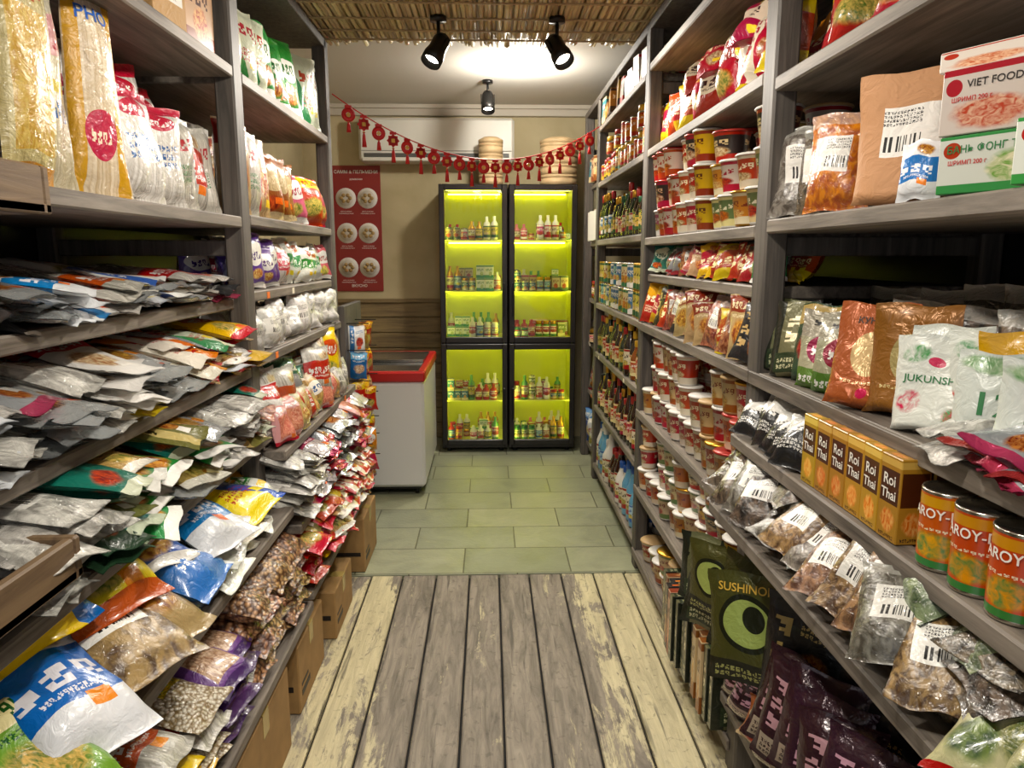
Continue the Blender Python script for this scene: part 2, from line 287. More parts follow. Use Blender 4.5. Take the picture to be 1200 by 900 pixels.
def lathe(prof,seg=16,rep=2):
    vs=[];F=[];UV=[];MI=[]
    for r,z,_ in prof:
        for i in range(seg):
            a=2*math.pi*i/seg; vs.append((r*math.sin(a),-r*math.cos(a),z))
    per=seg//rep
    zs=[p[1] for p in prof if p[2]==0] ; zl=min(zs) if zs else 0
    ze=[prof[q_+1][1] for q_ in range(len(prof)-1) if prof[q_][2]==0]; zh=max(ze) if ze else 1
    dz=max(zh-zl,1e-5)
    for k in range(len(prof)-1):
        r0,z0,mi=prof[k]; r1,z1,_=prof[k+1]
        for i in range(seg):
            j=(i+1)%seg; ii=(i+per//2)%seg
            if r0<1e-6: F.append([k*seg,(k+1)*seg+j,(k+1)*seg+i]); n=3
            elif r1<1e-6: F.append([k*seg+i,k*seg+j,(k+1)*seg]); n=3
            else: F.append([k*seg+i,k*seg+j,(k+1)*seg+j,(k+1)*seg+i]); n=4
            u0=(ii%per)/per;u1=u0+1/per; v0=(z0-zl)/dz; v1=(z1-zl)/dz
            UV.append([(u0,v0),(u1,v0),(u1,v1),(u0,v1)][:n]); MI.append(mi)
    return Part(vs,F,UV,MI)
def cup(r=.05,h=.11): return lathe([(0,0,1),(r*.72,0,1),(r*.76,.006,0),(r*.97,h*.93,1),(r*1.05,h*.93,1),(r*1.05,h*.965,1),(r*.98,h,1),(0,h,1)])
def can(r=.037,h=.12,seg=16): return lathe([(0,0,1),(r*.95,0,1),(r,.003,1),(r*.98,.006,0),(r*.98,h*.5,0),(r*.98,h-.007,1),(r,h-.004,1),(r*.95,h,1),(r*.9,h-.004,1),(0,h-.004,1)],seg)
def bottle(r=.033,h=.26): return lathe([(0,0,1),(r*.92,0,1),(r,.005,1),(r,h*.12,0),(r,h*.5,1),(r*.97,h*.58,1),(r*.55,h*.74,1),(r*.4,h*.84,2),(r*.46,h*.85,2),(r*.46,h*.985,2),(r*.4,h,2),(0,h,2)])
def jar(r=.035,h=.1): return lathe([(0,0,1),(r*.92,0,1),(r,.005,1),(r,h*.15,0),(r,h*.68,1),(r*.85,h*.78,2),(r*.9,h*.79,2),(r*.9,h*.98,2),(r*.85,h,2),(0,h,2)])

_tc={}
def textgeo(s):
    if s in _tc: return _tc[s]
    cu=bpy.data.curves.new('t','FONT'); cu.body=s; cu.size=1; cu.align_x='CENTER'; cu.resolution_u=3; cu.offset=.012
    ob=bpy.data.objects.new('t',cu); sc.collection.objects.link(ob); bpy.context.view_layer.update()
    me=bpy.data.meshes.new_from_object(ob.evaluated_get(bpy.context.evaluated_depsgraph_get()))
    v=[tuple(x.co) for x in me.vertices]; f=[list(p.vertices) for p in me.polygons]
    bpy.data.objects.remove(ob); bpy.data.meshes.remove(me); bpy.data.curves.remove(cu)
    _tc[s]=(v,f); return _tc[s]
def textpart(s,size,x0,z0,host=None,cyl=None,bold=1.0):
    v,f=textgeo(s); o=[]
    for x,y,_ in v:
        X=x0+x*size*bold; Z=z0+y*size
        if cyl: a=X/cyl; o.append(((cyl+.0008)*math.sin(a),-(cyl+.0008)*math.cos(a),Z))
        else: o.append((X,(host.surf(X,Z) if host else 0)-.0012,Z))
    return Part(o,f,[[(0,0)]*len(a) for a in f],smooth=False)

class Acc:
    def __init__(s): s.V=[];s.F=[];s.UV=[];s.M=[];s.S=[];s.R=[];s.mats=[];s.o=0
    def add(s,p,M,mats,rnd=None):
        if not isinstance(mats,(list,tuple)): mats=[mats]
        A=np.array(M)[:3,:3]; T=np.array(M)[:3,3]
        s.V.append(p.v@A.T+T); o=s.o; s.o+=len(p.v); rnd=RS.random() if rnd is None else rnd
        idx=[]
        for m in mats:
            if m not in s.mats: s.mats.append(m)
            idx.append(s.mats.index(m))
        for f,u,mi in zip(p.f,p.uv,p.mi):
            s.F.append([o+i for i in f]); s.UV.extend(u); s.M.append(idx[min(mi,len(idx)-1)]); s.S.append(p.smooth)
        s.R.append(np.full(len(p.v),rnd))
    def done(s,name,parent=None):
        me=bpy.data.meshes.new(name); V=np.concatenate(s.V)
        me.from_pydata(V.tolist(),[],s.F)
        uv=me.uv_layers.new(name='UVMap'); uv.data.foreach_set('uv',np.array(s.UV,dtype=np.float32).ravel())
        for m in s.mats: me.materials.append(m)
        me.polygons.foreach_set('material_index',s.M); me.polygons.foreach_set('use_smooth',s.S)
        at=me.attributes.new('rnd','FLOAT','POINT'); at.data.foreach_set('value',np.concatenate(s.R).astype(np.float32))
        me.update(); ob=bpy.data.objects.new(name,me); sc.collection.objects.link(ob)
        if parent: ob.parent=parent
        return ob
def T(x,y,z): return Matrix.Translation((x,y,z))
def R(a,ax): return Matrix.Rotation(a,4,ax)
def empty(name):
    e=bpy.data.objects.new(name,None); sc.collection.objects.link(e); return e
def bx(acc,x0,x1,y0,y1,z0,z1,mat,c=.003):
    acc.add(box(x1-x0,z1-z0,y1-y0,c),T((x0+x1)/2,(y0+y1)/2,z0),mat)
def orient(side): return R(-math.pi/2*side,'Z') if side else Matrix.Identity(4)
def put(acc,p,x,y,z,side,mats,lean=0,yaw=0,roll=0,rnd=None,texts=()):
    M=T(x,y,z)@R((side or 1)*yaw,'Z')@orient(side)@R(-math.radians(lean),'X')@R(roll,'Y')
    acc.add(p,M,mats,rnd)
    for tp,tm in texts: acc.add(tp,M,tm)

def stock(name,side,yr,z,xf,mk,mats,step,rows=1,rowd=.1,layers=1,lh=.03,lean=0,yaw=0,jy=.12,jx=.015,run=3,t=.04,lj=4,acc=None,jz=.0,skip=0.,vary=.35,mixed=.2,roll=.05):
    own=acc is None; acc=acc or Acc()
    flat=lean>55
    if flat: lj=max(lj,5); roll=.06
    if t>=.06 and lean==0: roll=0
    for r in range(rows):
        y=yr[0]+step*.5; cnt=0; cur=None
        while y<yr[1]-step*.3:
            if cnt<=0: cur=RS.choice(mats); cnt=RS.randint(1,run)
            cnt-=1; nl=layers
            if layers>1:
                while nl>1 and RS.random()<vary: nl-=1
            if RS.random()>=skip:
                th=t/2*abs(math.sin(math.radians(lean)))
                ly=RS.uniform(-.12,.12)*step
                for l in range(nl):
                    mt=RS.choice(mats) if RS.random()<mixed else cur
                    lj_=lj if (lean or t<.06) else 0
                    put(acc,mk(),side*(xf+t/2*math.cos(math.radians(lean))+r*rowd+RS.uniform(-jx,jx)),y+ly+(RS.uniform(-.2,.2)*step if flat else 0),z+.002+th+l*lh+RS.uniform(0,jz),side,mt,lean+RS.uniform(-lj_,lj_),yaw+RS.uniform(-jy,jy),RS.uniform(-roll,roll) )
            y+=step*RS.uniform(.88,1.08)
    if own: return acc.done(name)
def bagm(w,h,t,**k): return lambda: pillow(w*RS.uniform(.82,1.16),h*RS.uniform(.8,1.12),t*RS.uniform(.75,1.25),**k)
G=lambda *a:[g[x] for x in a]

# ------------------------------------------------------------ room
XL,XR,YB,YF=-1.45,1.38,5.95,-.9
def wallmat():
    k=N('plaster_wall',.8); p=k.pos(); n1=k.noise(p,2.2,5,.4); n2=k.noise(p,30,3)
    k.col(k.mix(k.mr(n1,.3,.7),C('aea07a'),C('ccc09a'))); k.bump(k.f('ADD',n1,k.f('MULTIPLY',n2,.25)),.3,.01); return k.m
m_wall=wallmat()
m_ceil=plain('ceiling_paint','d6d2c8',.85,bump=.05)
def roombox(name,x0,x1,y0,y1,z0,z1,mat,c=.002):
    a=Acc(); bx(a,x0,x1,y0,y1,z0,z1,mat,c); return a.done(name)
roombox('wall_back',XL-.1,XR+.1,YB,YB+.1,-.05,2.75,m_wall)
roombox('wall_left',XL-.1,XL,YF,YB,-.05,2.75,m_wall)
roombox('wall_right',XR,XR+.1,YF,YB,-.05,2.75,m_wall)
roombox('ceiling',XL,XR,YF,YB,2.65,2.75,m_ceil)
a=Acc(); bx(a,XL,XR,YB-.05,YB,2.57,2.65,plain('cornice_paint','c8c0b0',.7)); bx(a,XL,XR,YB-.08,YB-.05,2.62,2.65,plain('cornice_paint2','c8c0b0',.7)); a.done('trim_1')
m_wain=wood('wainscot_wood','66543a','9c885c','X')
a=Acc()
for i in range(9): bx(a,XL,-.37,YB-.03,YB,.01+i*.125,.01+i*.125+.121,m_wain,.006)
bx(a,XL,-.37,YB-.045,YB,1.13,1.16,m_wain); a.done('trim_2')

def plankmat():
    k=N('worn_painted_planks',.6); p=k.pos()
    at=k.n('ShaderNodeAttribute'); at.attribute_name='rnd'; rn=at.outputs['Fac']
    cb=k.n('ShaderNodeCombineXYZ'); k.l(k.f('MULTIPLY',rn,50.),cb.inputs[2])
    va=k.n('ShaderNodeVectorMath',operation='ADD'); k.l(p,va.inputs[0]); k.l(cb.outputs[0],va.inputs[1]); pv=va.outputs[0]
    gr=k.noise(k.map(pv,scale=(1,.045,1)),60,6,.5,.7)
    big=k.noise(k.map(pv,scale=(1,.3,1)),10,7,.6,.75)
    fine=k.noise(k.map(pv,scale=(1,.12,1)),26,5,1.,.7)
    sp=k.n('ShaderNodeSeparateXYZ'); k.l(p,sp.inputs[0])
    ax=k.f('ABSOLUTE',k.f('SUBTRACT',sp.outputs[0],.04))
    wear=k.mr(ax,.10,.62,.21,-.08)
    m=k.f('ADD',k.f('ADD',k.f('MULTIPLY',gr,.35),k.f('MULTIPLY',big,.75)),wear)
    m=k.f('ADD',m,k.mr(rn,0,1,-.07,.07))
    mask=k.mr(m,.53,.59)
    bare=k.mix(k.mr(fine,.3,.7),C('5c554a'),C('9a9080'))
    paint=k.mix(k.mr(fine,.35,.75),C('cfc49c'),C('a09676'))
    c=k.mix(mask,paint,bare)
    dirt=k.mr(k.noise(p,38,4,.5),.60,.70); c=k.mix(k.f('MULTIPLY',dirt,.45),c,C('4a4438'))
    dk=k.mr(k.noise(k.map(pv,scale=(1,.05,1)),32,3,.3),.64,.70); c=k.mix(k.f('MULTIPLY',dk,.7),c,C('37322a'))
    k.col(c); k.l(k.mr(mask,0,1,.45,.7),k.b.inputs['Roughness'])
    k.bump(k.f('ADD',gr,k.f('MULTIPLY',mask,-.4)),.5,.004); return k.m
m_pl=plankmat(); a=Acc(); x=XL
while x<XR:
    w=.148+RS.uniform(-.012,.012); x1=min(x+w,XR)
    bx(a,x+.004,x1-.004,YF,3.26+RS.uniform(-.004,.004),-.02,0,m_pl,.005); x+=w
bx(a,XL,XR,YF,3.27,-.05,-.02,plain('subfloor','0c0a08',.9))
a.done('floor')
def tilemat():
    k=N('slate_tiles',.35); p=k.pos()
    br=k.n('ShaderNodeTexBrick'); k.l(k.map(p,loc=(.13,.02,0)),br.inputs['Vector'])
    br.inputs['Scale'].default_value=1; br.inputs['Brick Width'].default_value=.52; br.inputs['Row Height'].default_value=.30; br.inputs['Mortar Size'].default_value=.004; br.inputs['Mortar Smooth'].default_value=.3
    br.inputs['Color1'].default_value=C('8c907c'); br.inputs['Color2'].default_value=C('a0a288'); br.inputs['Mortar'].default_value=C('62624e')
    n=k.noise(p,5,6,.8,.65); n2=k.noise(p,45,4); n3=k.noise(p,1.3,2)
    mu=k.n('ShaderNodeMix',data_type='RGBA',blend_type='MULTIPLY'); mu.inputs[0].default_value=1
    k.l(br.outputs['Color'],mu.inputs[6]); k.l(k.mix(k.mr(k.f('ADD',k.f('MULTIPLY',n,.7),k.f('MULTIPLY',n3,.3)),.3,.7),(.68,.69,.66,1),(1.15,1.15,1.08,1)),mu.inputs[7])
    k.col(mu.outputs[2]); h=k.f('ADD',k.f('MULTIPLY',n,.6),k.f('SUBTRACT',k.f('MULTIPLY',n2,.2),k.f('MULTIPLY',br.outputs['Fac'],.8)))
    k.l(k.mr(n,.3,.7,.28,.5),k.b.inputs['Roughness']); k.bump(h,.5,.012); return k.m
roombox('floor_tiles',XL,XR,3.27,YB,-.05,0,tilemat())

# ------------------------------------------------------------ shelving
def unit(name,side,xback,posts,bays,px,pw=.06):
    a=Acc(); lo=lambda x0,x1:(min(side*x0,side*x1),max(side*x0,side*x1))
    for y in posts:
        X=lo(px,px+pw); bx(a,X[0],X[1],y-.04,y+.04,0,2.5,m_post,.006)
        X=lo(xback-.06,xback); bx(a,X[0],X[1],y-.03,y+.03,0,2.5,m_post,.006)
        for zz in (.28,.98,1.5,2.2):
            X=lo(px+pw-.005,xback-.05); bx(a,X[0],X[1],y-.015,y+.015,zz,zz+.05,m_post,.004)
    X=lo(xback,xback+.015); bx(a,X[0],X[1],bays[0][0],bays[-1][1],0.02,2.5,m_bpanel)
    X=lo(px,xback); bx(a,X[0],X[1],bays[0][0],bays[-1][1],2.46,2.5,m_post)
    for y0,y1,lv in bays:
        for z,xf in lv:
            X=lo(xf,xback)
            ya,yb=y0+.042,y1-.042
            if xf<px-.005:
                X1=lo(xf,px-.001); bx(a,X1[0],X1[1],y0+.003,y1-.003,z-.034,z,m_shelf,.004); X=lo(px,xback)
            bx(a,X[0],X[1],ya,yb,z-.034,z,m_shelf,.004)
            for _ in range(3):
                yy=RS.uniform(y0+.1,y1-.1); Xt=lo(xf-.0015,xf-.0002)
                if RS.random()<.2 and y0>.5: bx(a,Xt[0],Xt[1],yy,yy+.03,z-.03,z-.008,RS.choice([m_tag,m_tago]),.0002)
    return a.done(name)
unit('right_wooden_shelving',1,1.33,(1.89,3.34,4.79,5.40),[
 (.1,1.89,[(1.93,.70),(1.59,.70),(1.20,.69),(1.03,.65),(.84,.60),(.27,.66)]),
 (1.89,3.34,[(2.32,.70),(1.96,.70),(1.58,.70),(1.42,.72),(1.20,.69),(.79,.69),(.42,.69),(.10,.69)]),
 (3.34,4.79,[(2.3,.70),(1.96,.70),(1.6,.70),(1.2,.70),(.88,.70),(.52,.70),(.12,.70)]),
 (4.79,5.40,[(2.0,.74),(1.6,.74),(1.2,.74),(.88,.74),(.52,.74),(.12,.74)])],.70)
unit('left_wooden_shelving',-1,1.40,(2.36,3.66),[
 (.1,2.36,[(2.06,.76),(1.62,.76),(1.37,.80),(1.15,.76),(.93,.72),(.67,.66),(.33,.61)]),
 (2.36,3.66,[(2.06,.76),(1.63,.76),(1.385,.77),(1.18,.74),(.86,.68),(.60,.64),(.36,.61)])],.76)

def tray(name,x0,x1,y0,y1,z0,z1):
    a=Acc(); t=.018
    bx(a,x0,x1,y0,y1,z0,z0+t,m_tray); bx(a,x0,x1,y1-t,y1,z0,z1,m_tray,.004); bx(a,x0,x1,y0,y0+t,z0,z1,m_tray,.004)
    bx(a,x1-t,x1,y0+t,y1-t,z0,z1,m_tray,.004); bx(a,x0,x0+t,y0+t,y1-t,z0,z1,m_tray,.004); return a.done(name)
tray('wooden_display_tray',-1.1,-.70,.55,1.22,1.565,1.64)
tray('wooden_display_tray',-1.05,-.66,.5,1.13,.99,1.06)

# ------------------------------------------------------------ LEFT stock
L=-1
acc=Acc()
for (y,mk,mt,x) in [(1.08,(.15,.22,.07),'yel3',.84),(1.22,(.17,.37,.09),'clnood',.86),(1.40,(.13,.42,.06),'clyel',.83),(1.52,(.12,.40,.06),'pasta',.86),(1.65,(.13,.44,.05),'pho',.84),(1.80,(.18,.26,.09),'noodle',.84),(1.93,(.18,.25,.09),'noodle',.85),(2.06,(.17,.24,.09),'noodle2',.85),(2.18,(.14,.25,.07),'clwhite',.86),(2.27,(.13,.25,.06),'noodle2',.87),
     (1.84,(.18,.38,.08),'noodle2',.95),(2.0,(.18,.37,.08),'noodle',.95),(2.16,(.16,.35,.08),'noodle',.95),(1.2,(.2,.4,.08),'green3',1.05),(1.5,(.2,.4,.08),'clwhite',1.05),(1.85,(.2,.4,.08),'noodle',1.1),(2.1,(.2,.38,.08),'noodle2',1.08)]:
    p=pillow(*mk,n=12,m=16,wr=.25); tx=[]
    if mt=='pho': tx=[(textpart('PHO',.04,0,.36,p),m_bink)]
    put(acc,p,-x,y,1.623,L,g[mt],RS.uniform(2,9),.35+RS.uniform(-.2,.25),RS.uniform(-.06,.06),texts=tx)
for y,mt in ((.8,'yel3'),(.95,'clyel'),(1.08,'clnood')):
    put(acc,pillow(.18,.33,.09,wr=.25),-.84,y,1.665,L,g[mt],4,.4)
acc.done('noodle_bag_row')
acc=Acc()
for y,mt in ((1.2,'clwhite'),(1.33,'noodle'),(1.46,'clyel'),(1.6,'green3'),(1.72,'clnood'),(1.85,'clplain'),):
    put(acc,pillow(.17,.3,.08,wr=.25),-.86,y,2.063,L,g[mt],4,.3)
put(acc,box(.16,.2,.12),-.86,2.0,2.062,L,g['kraft'],0,.1); put(acc,box(.16,.22,.12),-.86,2.2,2.062,L,g['cart5'],0,.1)
acc.done('top_shelf_goods')
stock('flat_snack_packets',L,(.8,2.33),1.372,.79,bagm(.14,.24,.022,wr=.25),G('blue1','silver','black1','bluewh','white2','silver2','clwhite','whblue','clplain'),.10,1,.1,4,.016,84,0,.35,.04,2,t=.02)
stock('flat_snack_packets',L,(1.3,2.33),1.372,1.02,bagm(.15,.26,.03),G('black1','silver','white2','purple','clgrey'),.12,1,.1,4,.02,84,0,.3,.03,2,t=.02)
stock('flat_noodle_packets',L,(.75,2.33),1.152,.745,bagm(.14,.27,.024,wr=.25),G('whor','whred','clwhite','silver2','yel3','whgr','clnood','silver','clgold','white2','clplain'),.09,1,.1,6,.018,82,0,.4,.05,2,t=.025,vary=.25)
stock('flat_noodle_packets',L,(1.2,2.33),1.152,1.0,bagm(.16,.28,.03),G('silver2','whor','clnood','green1'),.12,1,.1,5,.02,82,0,.3,.03,2,t=.025)
acc=Acc(); put(acc,pillow(.14,.28,.035),-.72,2.20,1.275,L,g['yel1'],84,.15); put(acc,pillow(.13,.26,.03),-.72,2.02,1.26,L,g['green2'],82,-.1); acc.done('snack_packet_pile')
stock('flat_seaweed_packets',L,(1.05,2.33),.932,.69,bagm(.14,.27,.03,wr=.22),G('teal','teal2','dgreen','green1','brownp','silver2','teal','clred','clgold','olive','clplain','clwhite'),.10,1,.1,6,.024,80,0,.4,.045,2,t=.03,vary=.25)
stock('flat_seaweed_packets',L,(1.3,2.33),.932,.95,bagm(.17,.3,.03),G('brownp','black2','dgreen','clred'),.12,1,.1,5,.024,82,0,.22,.03,2,t=.03)
acc=Acc()
stock('x',L,(.85,2.33),.672,.80,bagm(.2,.3,.055),G('whgold','silver3','clwhite','tan','red3','clnood'),.15,1,.1,4,.045,80,0,.3,.03,2,t=.06,acc=acc)
stock('x',L,(1.4,2.33),.672,.66,bagm(.17,.24,.04),G('bluewh','whgr','clgold','silver2','clwhite'),.12,1,.1,2,.035,78,0,.3,.03,2,t=.04,acc=acc)
H=[(2.06,.65,.76,(.24,.32,.07),'yel2',78,.1),(2.22,.67,.76,(.18,.26,.05),'whgr',78,-.2),(1.86,.65,.77,(.19,.26,.05),'whred',74,-.2),(1.74,.63,.80,(.19,.28,.06),'bluewh',70,.3),(1.60,.62,.76,(.22,.30,.07),'blue2',72,-.1),(1.50,.70,.83,(.19,.26,.06),'blue1',70,.4),
   (1.34,.70,.82,(.23,.32,.09),'yel1',68,.35),(1.40,.62,.72,(.2,.32,.08),'tan',70,.2),(1.26,.62,.72,(.24,.32,.08),'clbrown',70,.45),(1.10,.62,.70,(.21,.30,.09),'bluewh',66,.4),(.98,.60,.66,(.2,.28,.08),'green3',66,.3),(1.14,.74,.86,(.25,.3,.09),'yel2',66,.3)]
for y,x,z,s,mt,ln,yw in H:
    put(acc,pillow(*s,n=14,m=18,wr=.3),-x,y,z,L,g[mt],ln,yw)
acc.done('large_food_bags')
acc=Acc()
for y in (2.28,2.17,2.06,1.96,1.86):
    for l in range(4):
        put(acc,pillow(.13,.22,.07,n=11,m=13,wr=.1),-.60-RS.uniform(0,.03),y+RS.uniform(-.02,.02),.375+l*.056,L,g['chick'],74,RS.uniform(-.15,.15))
acc.done('chickpea_bags')
acc=Acc()
for y,mt in ((1.74,'purple'),(1.62,'purple'),(1.48,'wbeans'),(1.34,'yel3'),(1.2,'wbeans'),(1.05,'clbrown')):
    for l in range(4): put(acc,pillow(.16,.25,.05,n=11,m=13),-.60-RS.uniform(0,.03),y+RS.uniform(-.02,.02),.37+l*.042,L,g[mt if RS.random()<.8 else 'clwhite'],76,RS.uniform(-.1,.25))
acc.done('dried_bean_bags')
stock('green_food_bags',L,(2.4,3.62),2.062,.80,bagm(.15,.27,.06),G('green2','whgr','noodle2','green1','clwhite'),.12,2,.15,1,lean=6,yaw=.35,run=2)
acc=Acc()
stock('x',L,(2.4,2.75),1.632,.80,bagm(.15,.27,.06),G('tan','clnood','noodle2'),.11,2,.15,1,lean=4,yaw=.35,acc=acc)
stock('x',L,(2.75,3.1),1.632,.80,bagm(.15,.24,.07),G('orange','red3','brownp'),.10,2,.15,1,lean=4,yaw=.35,acc=acc)
stock('x',L,(3.1,3.62),1.632,.79,bagm(.17,.21,.09),G('red2','pink','red1','pinkcl'),.12,2,.15,1,lean=6,yaw=.4,acc=acc)
acc.done('snack_bag_row')
acc=Acc()
stock('x',L,(2.4,2.95),1.387,.80,bagm(.14,.17,.07),G('violet','violet','clwhite'),.11,2,.14,lean=5,yaw=.3,acc=acc)
stock('x',L,(2.95,3.62),1.387,.80,bagm(.14,.17,.06),G('white2','green1','pink','whgr'),.10,2,.14,lean=5,yaw=.3,acc=acc)
acc.done('rice_bag_row')
stock('white_flour_bags',L,(2.4,3.64),1.182,.77,bagm(.13,.15,.08,wr=.3),G('white1'),.10,2,.14,lean=5,yaw=.3)
acc=Acc()
stock('x',L,(2.4,3.64),.862,.74,bagm(.15,.25,.07,wr=.25),G('clwhite','white2','whred','silver2','noodle2','clgold'),.11,2,.15,lean=8,yaw=.35,run=2,acc=acc)
stock('x',L,(2.95,3.55),.93,.70,bagm(.15,.22,.06),G('yel1','clyel','clwhite'),.13,1,.15,lean=10,yaw=.35,acc=acc,run=1)
stock('x',L,(2.4,3.6),.862,.68,bagm(.13,.15,.06,wr=.25),G('clwhite','red1','clnood','pinkcl','clgold','clplain'),.10,1,.15,lean=16,yaw=.3,run=2,acc=acc)
acc.done('grain_bag_row')
stock('flat_silver_packets',L,(2.38,3.64),.602,.615,bagm(.14,.25,.03,wr=.25),G('silver','silver2','silver3','clwhite','silver3','pinkcl','silver','clplain'),.10,1,.1,7,.028,76,0,.3,.03,3,t=.03,vary=.2)
stock('instant_noodle_packets',L,(2.38,3.64),.362,.59,bagm(.13,.20,.035,wr=.22),G('red1','red4','yel3','red2','olive','pinkcl','red5','clgold','tan'),.10,1,.1,6,.032,74,0,.3,.03,3,t=.03,vary=.2)
def carton(name,x0,x1,y0,y1,z1,z0=.002):
    a=Acc(); bx(a,x0,x1,y0,y1,z0,z1,m_card,.004); ym=(y0+y1)/2; xm=(x0+x1)/2
    bx(a,x0+.003,x1+.0008,ym-.025,ym+.025,z1-.0005,z1+.0012,m_tape,.0003)
    bx(a,x1,x1+.0012,ym-.025,ym+.025,z1-.07,z1,m_tape,.0003)
    bx(a,x1,x1+.001,y0+.03,ym-.04,z0+.05,z0+.07,m_ink,.0002); bx(a,x1,x1+.001,y0+.03,ym-.06,z0+.085,z0+.095,m_ink,.0002)
    bx(a,x0+.02,x1-.02,y0-.001,y0,z0+.08,z0+.10,m_ink,.0002)
    return a.done(name)
carton('cardboard_box',-1.0,-.60,3.30,3.66,.27); carton('cardboard_box',-.98,-.61,2.68,3.02,.2); carton('cardboard_box',-.97,-.63,2.2,2.55,.24); carton('cardboard_box',-1.0,-.62,1.6,2.05,.27)
a=Acc()
bx(a,-.765,-.735,3.71,4.2,.02,1.25,m_post)
for i,(z,mt,k_) in enumerate([(1.0,'whblue',1),(.86,'blue3',1),(.70,'yel3',2),(.60,'orange',1),(.46,'red5',2),(.36,'red3',2),(.24,'brownp',1)]):
    bx(a,-.735,-.62,3.76,3.765,z+.155,z+.16,m_blk,.001); bx(a,-.735,-.62,4.0,4.005,z+.155,z+.16,m_blk,.001)
    put(a,pillow(.09,.14,.04,wr=.25),-.695,3.80+RS.uniform(0,.02),z,0,g[mt],4,.25,RS.uniform(-.15,.15))
    if k_>1: put(a,pillow(.09,.13,.04,wr=.25),-.65,3.86,z-.02,0,g[RS.choice(['red1','orange','red4','tan'])],4,.5,RS.uniform(-.15,.15))
    for j in range(2): put(a,pillow(.11,.14,.04,wr=.25),-.685,3.95+j*.12,z,L,g[RS.choice(['red1','yel3','red3','silver','tan'])],3,.3)
a.done('hanging_packet_rack')

# ------------------------------------------------------------ RIGHT stock
Rr=1
stock('chili_snack_bags',Rr,(.6,1.85),1.932,.77,bagm(.17,.2,.09,wr=.28),G('red1','red2','crimson','red5'),.12,2,.16,lean=18,yaw=.45,run=3,t=.06,jy=.35,roll=.15)
stock('chili_snack_bags',Rr,(1.93,3.3),1.962,.75,bagm(.16,.21,.08,wr=.28),G('red1','red2','red3','crimson','red5','whred','yel3'),.11,2,.16,lean=12,yaw=.35,t=.06,jy=.35,roll=.15)
stock('chili_snack_bags',Rr,(1.93,3.0),2.08,.72,bagm(.14,.14,.06,wr=.25),G('red1','red4','crimson'),.18,1,lean=35,yaw=.3,t=.06,jy=.5,roll=.3)
acc=Acc()
put(acc,pillow(.17,.22,.07,wr=.25),.76,1.79,1.593,Rr,g['clgrey'],14,.7); put(acc,pillow(.14,.21,.07,wr=.25),.74,1.57,1.593,Rr,g['clor'],12,.8); put(acc,pillow(.15,.2,.06,wr=.25),.76,1.68,1.593,Rr,g['cldark'],10,.6)
kb=pillow(.17,.235,.07,gus=1,wr=.06); put(acc,kb,.76,1.36,1.593,Rr,g['kraft'],3,.75)
put(acc,pillow(.07,.10,.04),.73,1.25,1.593,Rr,g['bluewh'],8,.7)
stock('x',Rr,(1.2,1.85),1.592,.98,bagm(.18,.25,.08),G('cldark','cldark','clgrey'),.13,1,lean=6,yaw=.3,acc=acc)
for y in (1.55,1.68): put(acc,cup(.055,.11),.90,y,1.72,Rr,[g['cupR'],m_wr])
acc.done('dried_food_bags')
acc=Acc()
for i,(y,z,mt,tt,tm,w,h) in enumerate([(1.11,1.593,'cartgreen','БАНЬ ФОНГ ТАО',m_gink,.15,.085),(.95,1.593,'cartgreen','БАНЬ ФОНГ ТАО',m_gink,.15,.085),(1.12,1.68,'cartred','VIET FOOD',m_ink,.15,.095),(.94,1.68,'cartred','VIET FOOD',m_ink,.15,.095),(1.14,1.776,'cartred','',m_ink,.14,.03)]):
    p=box(w,h,.16); put(acc,p,.80,y,z,Rr,g[mt],0,.5+RS.uniform(-.05,.05),texts=[(textpart(tt,.015,0,h*.7,p),tm),(textpart('ШРИМП 200 г',.009,-.03,h*.5,p),m_rink)] if tt else ())
acc.done('shrimp_chip_cartons')
stock('boxed_goods',Rr,(3.4,4.74),2.302,.74,lambda:box(.09,RS.uniform(.08,.15),.1),G('cart4','cart2','cart5','cart1','cart8'),.10,2,.14,run=2)
LD=[m_wr,m_wr,m_wr,m_lidt,m_lidr,m_gold]
CM=lambda *n:[[g[x],l_] for x in n for l_ in (m_wr,RS.choice(LD))]
acc=Acc()
stock('x',Rr,(2.5,3.3),1.582,.71,lambda:cup(.05,.112),CM('cupR','cupW','cupP','cupB','cupY'),.11,2,.13,3,.114,t=.1,jx=.012,run=2,acc=acc,skip=.1,vary=.35,mixed=.4)
stock('x',Rr,(1.93,2.5),1.582,.71,lambda:cup(.06,.10),CM('cupB','cupR','cupW','cupO','cupV'),.13,2,.14,3,.102,t=.11,jx=.012,run=1,acc=acc,skip=.1,vary=.35,mixed=.5)
acc.done('instant_noodle_cups')
stock('snack_packet_row',Rr,(1.93,3.3),1.422,.73,bagm(.13,.12,.04,wr=.25),G('red1','green1','yel3','red4','teal','clred','silver','tan','pinkcl'),.07,2,.1,lean=20,yaw=.35,run=2,jy=.45,roll=.2)
stock('snack_packet_row',Rr,(1.93,3.3),1.202,.71,bagm(.12,.17,.04,wr=.22),G('red1','black2','yel3','red4','red3','clred','black1','tan'),.07,2,.1,lean=14,yaw=.45,run=3,jy=.35,roll=.15)
acc=Acc()
stock('x',Rr,(2.0,3.3),.792,.70,lambda:cup(.046,.115),CM('cupW','cupO','cupT','cupR'),.10,2,.12,3,.117,t=.1,jx=.012,run=4,skip=.04,vary=.25,mixed=.2,acc=acc)
acc.done('instant_noodle_cups')
acc=Acc()
stock('x',Rr,(1.93,2.6),.422,.70,lambda:cup(.055,.085),CM('cupG','cupT','cupV','cupB','cupY'),.122,2,.14,4,.087,t=.11,jx=.014,run=1,skip=.05,vary=.3,mixed=.5,acc=acc)
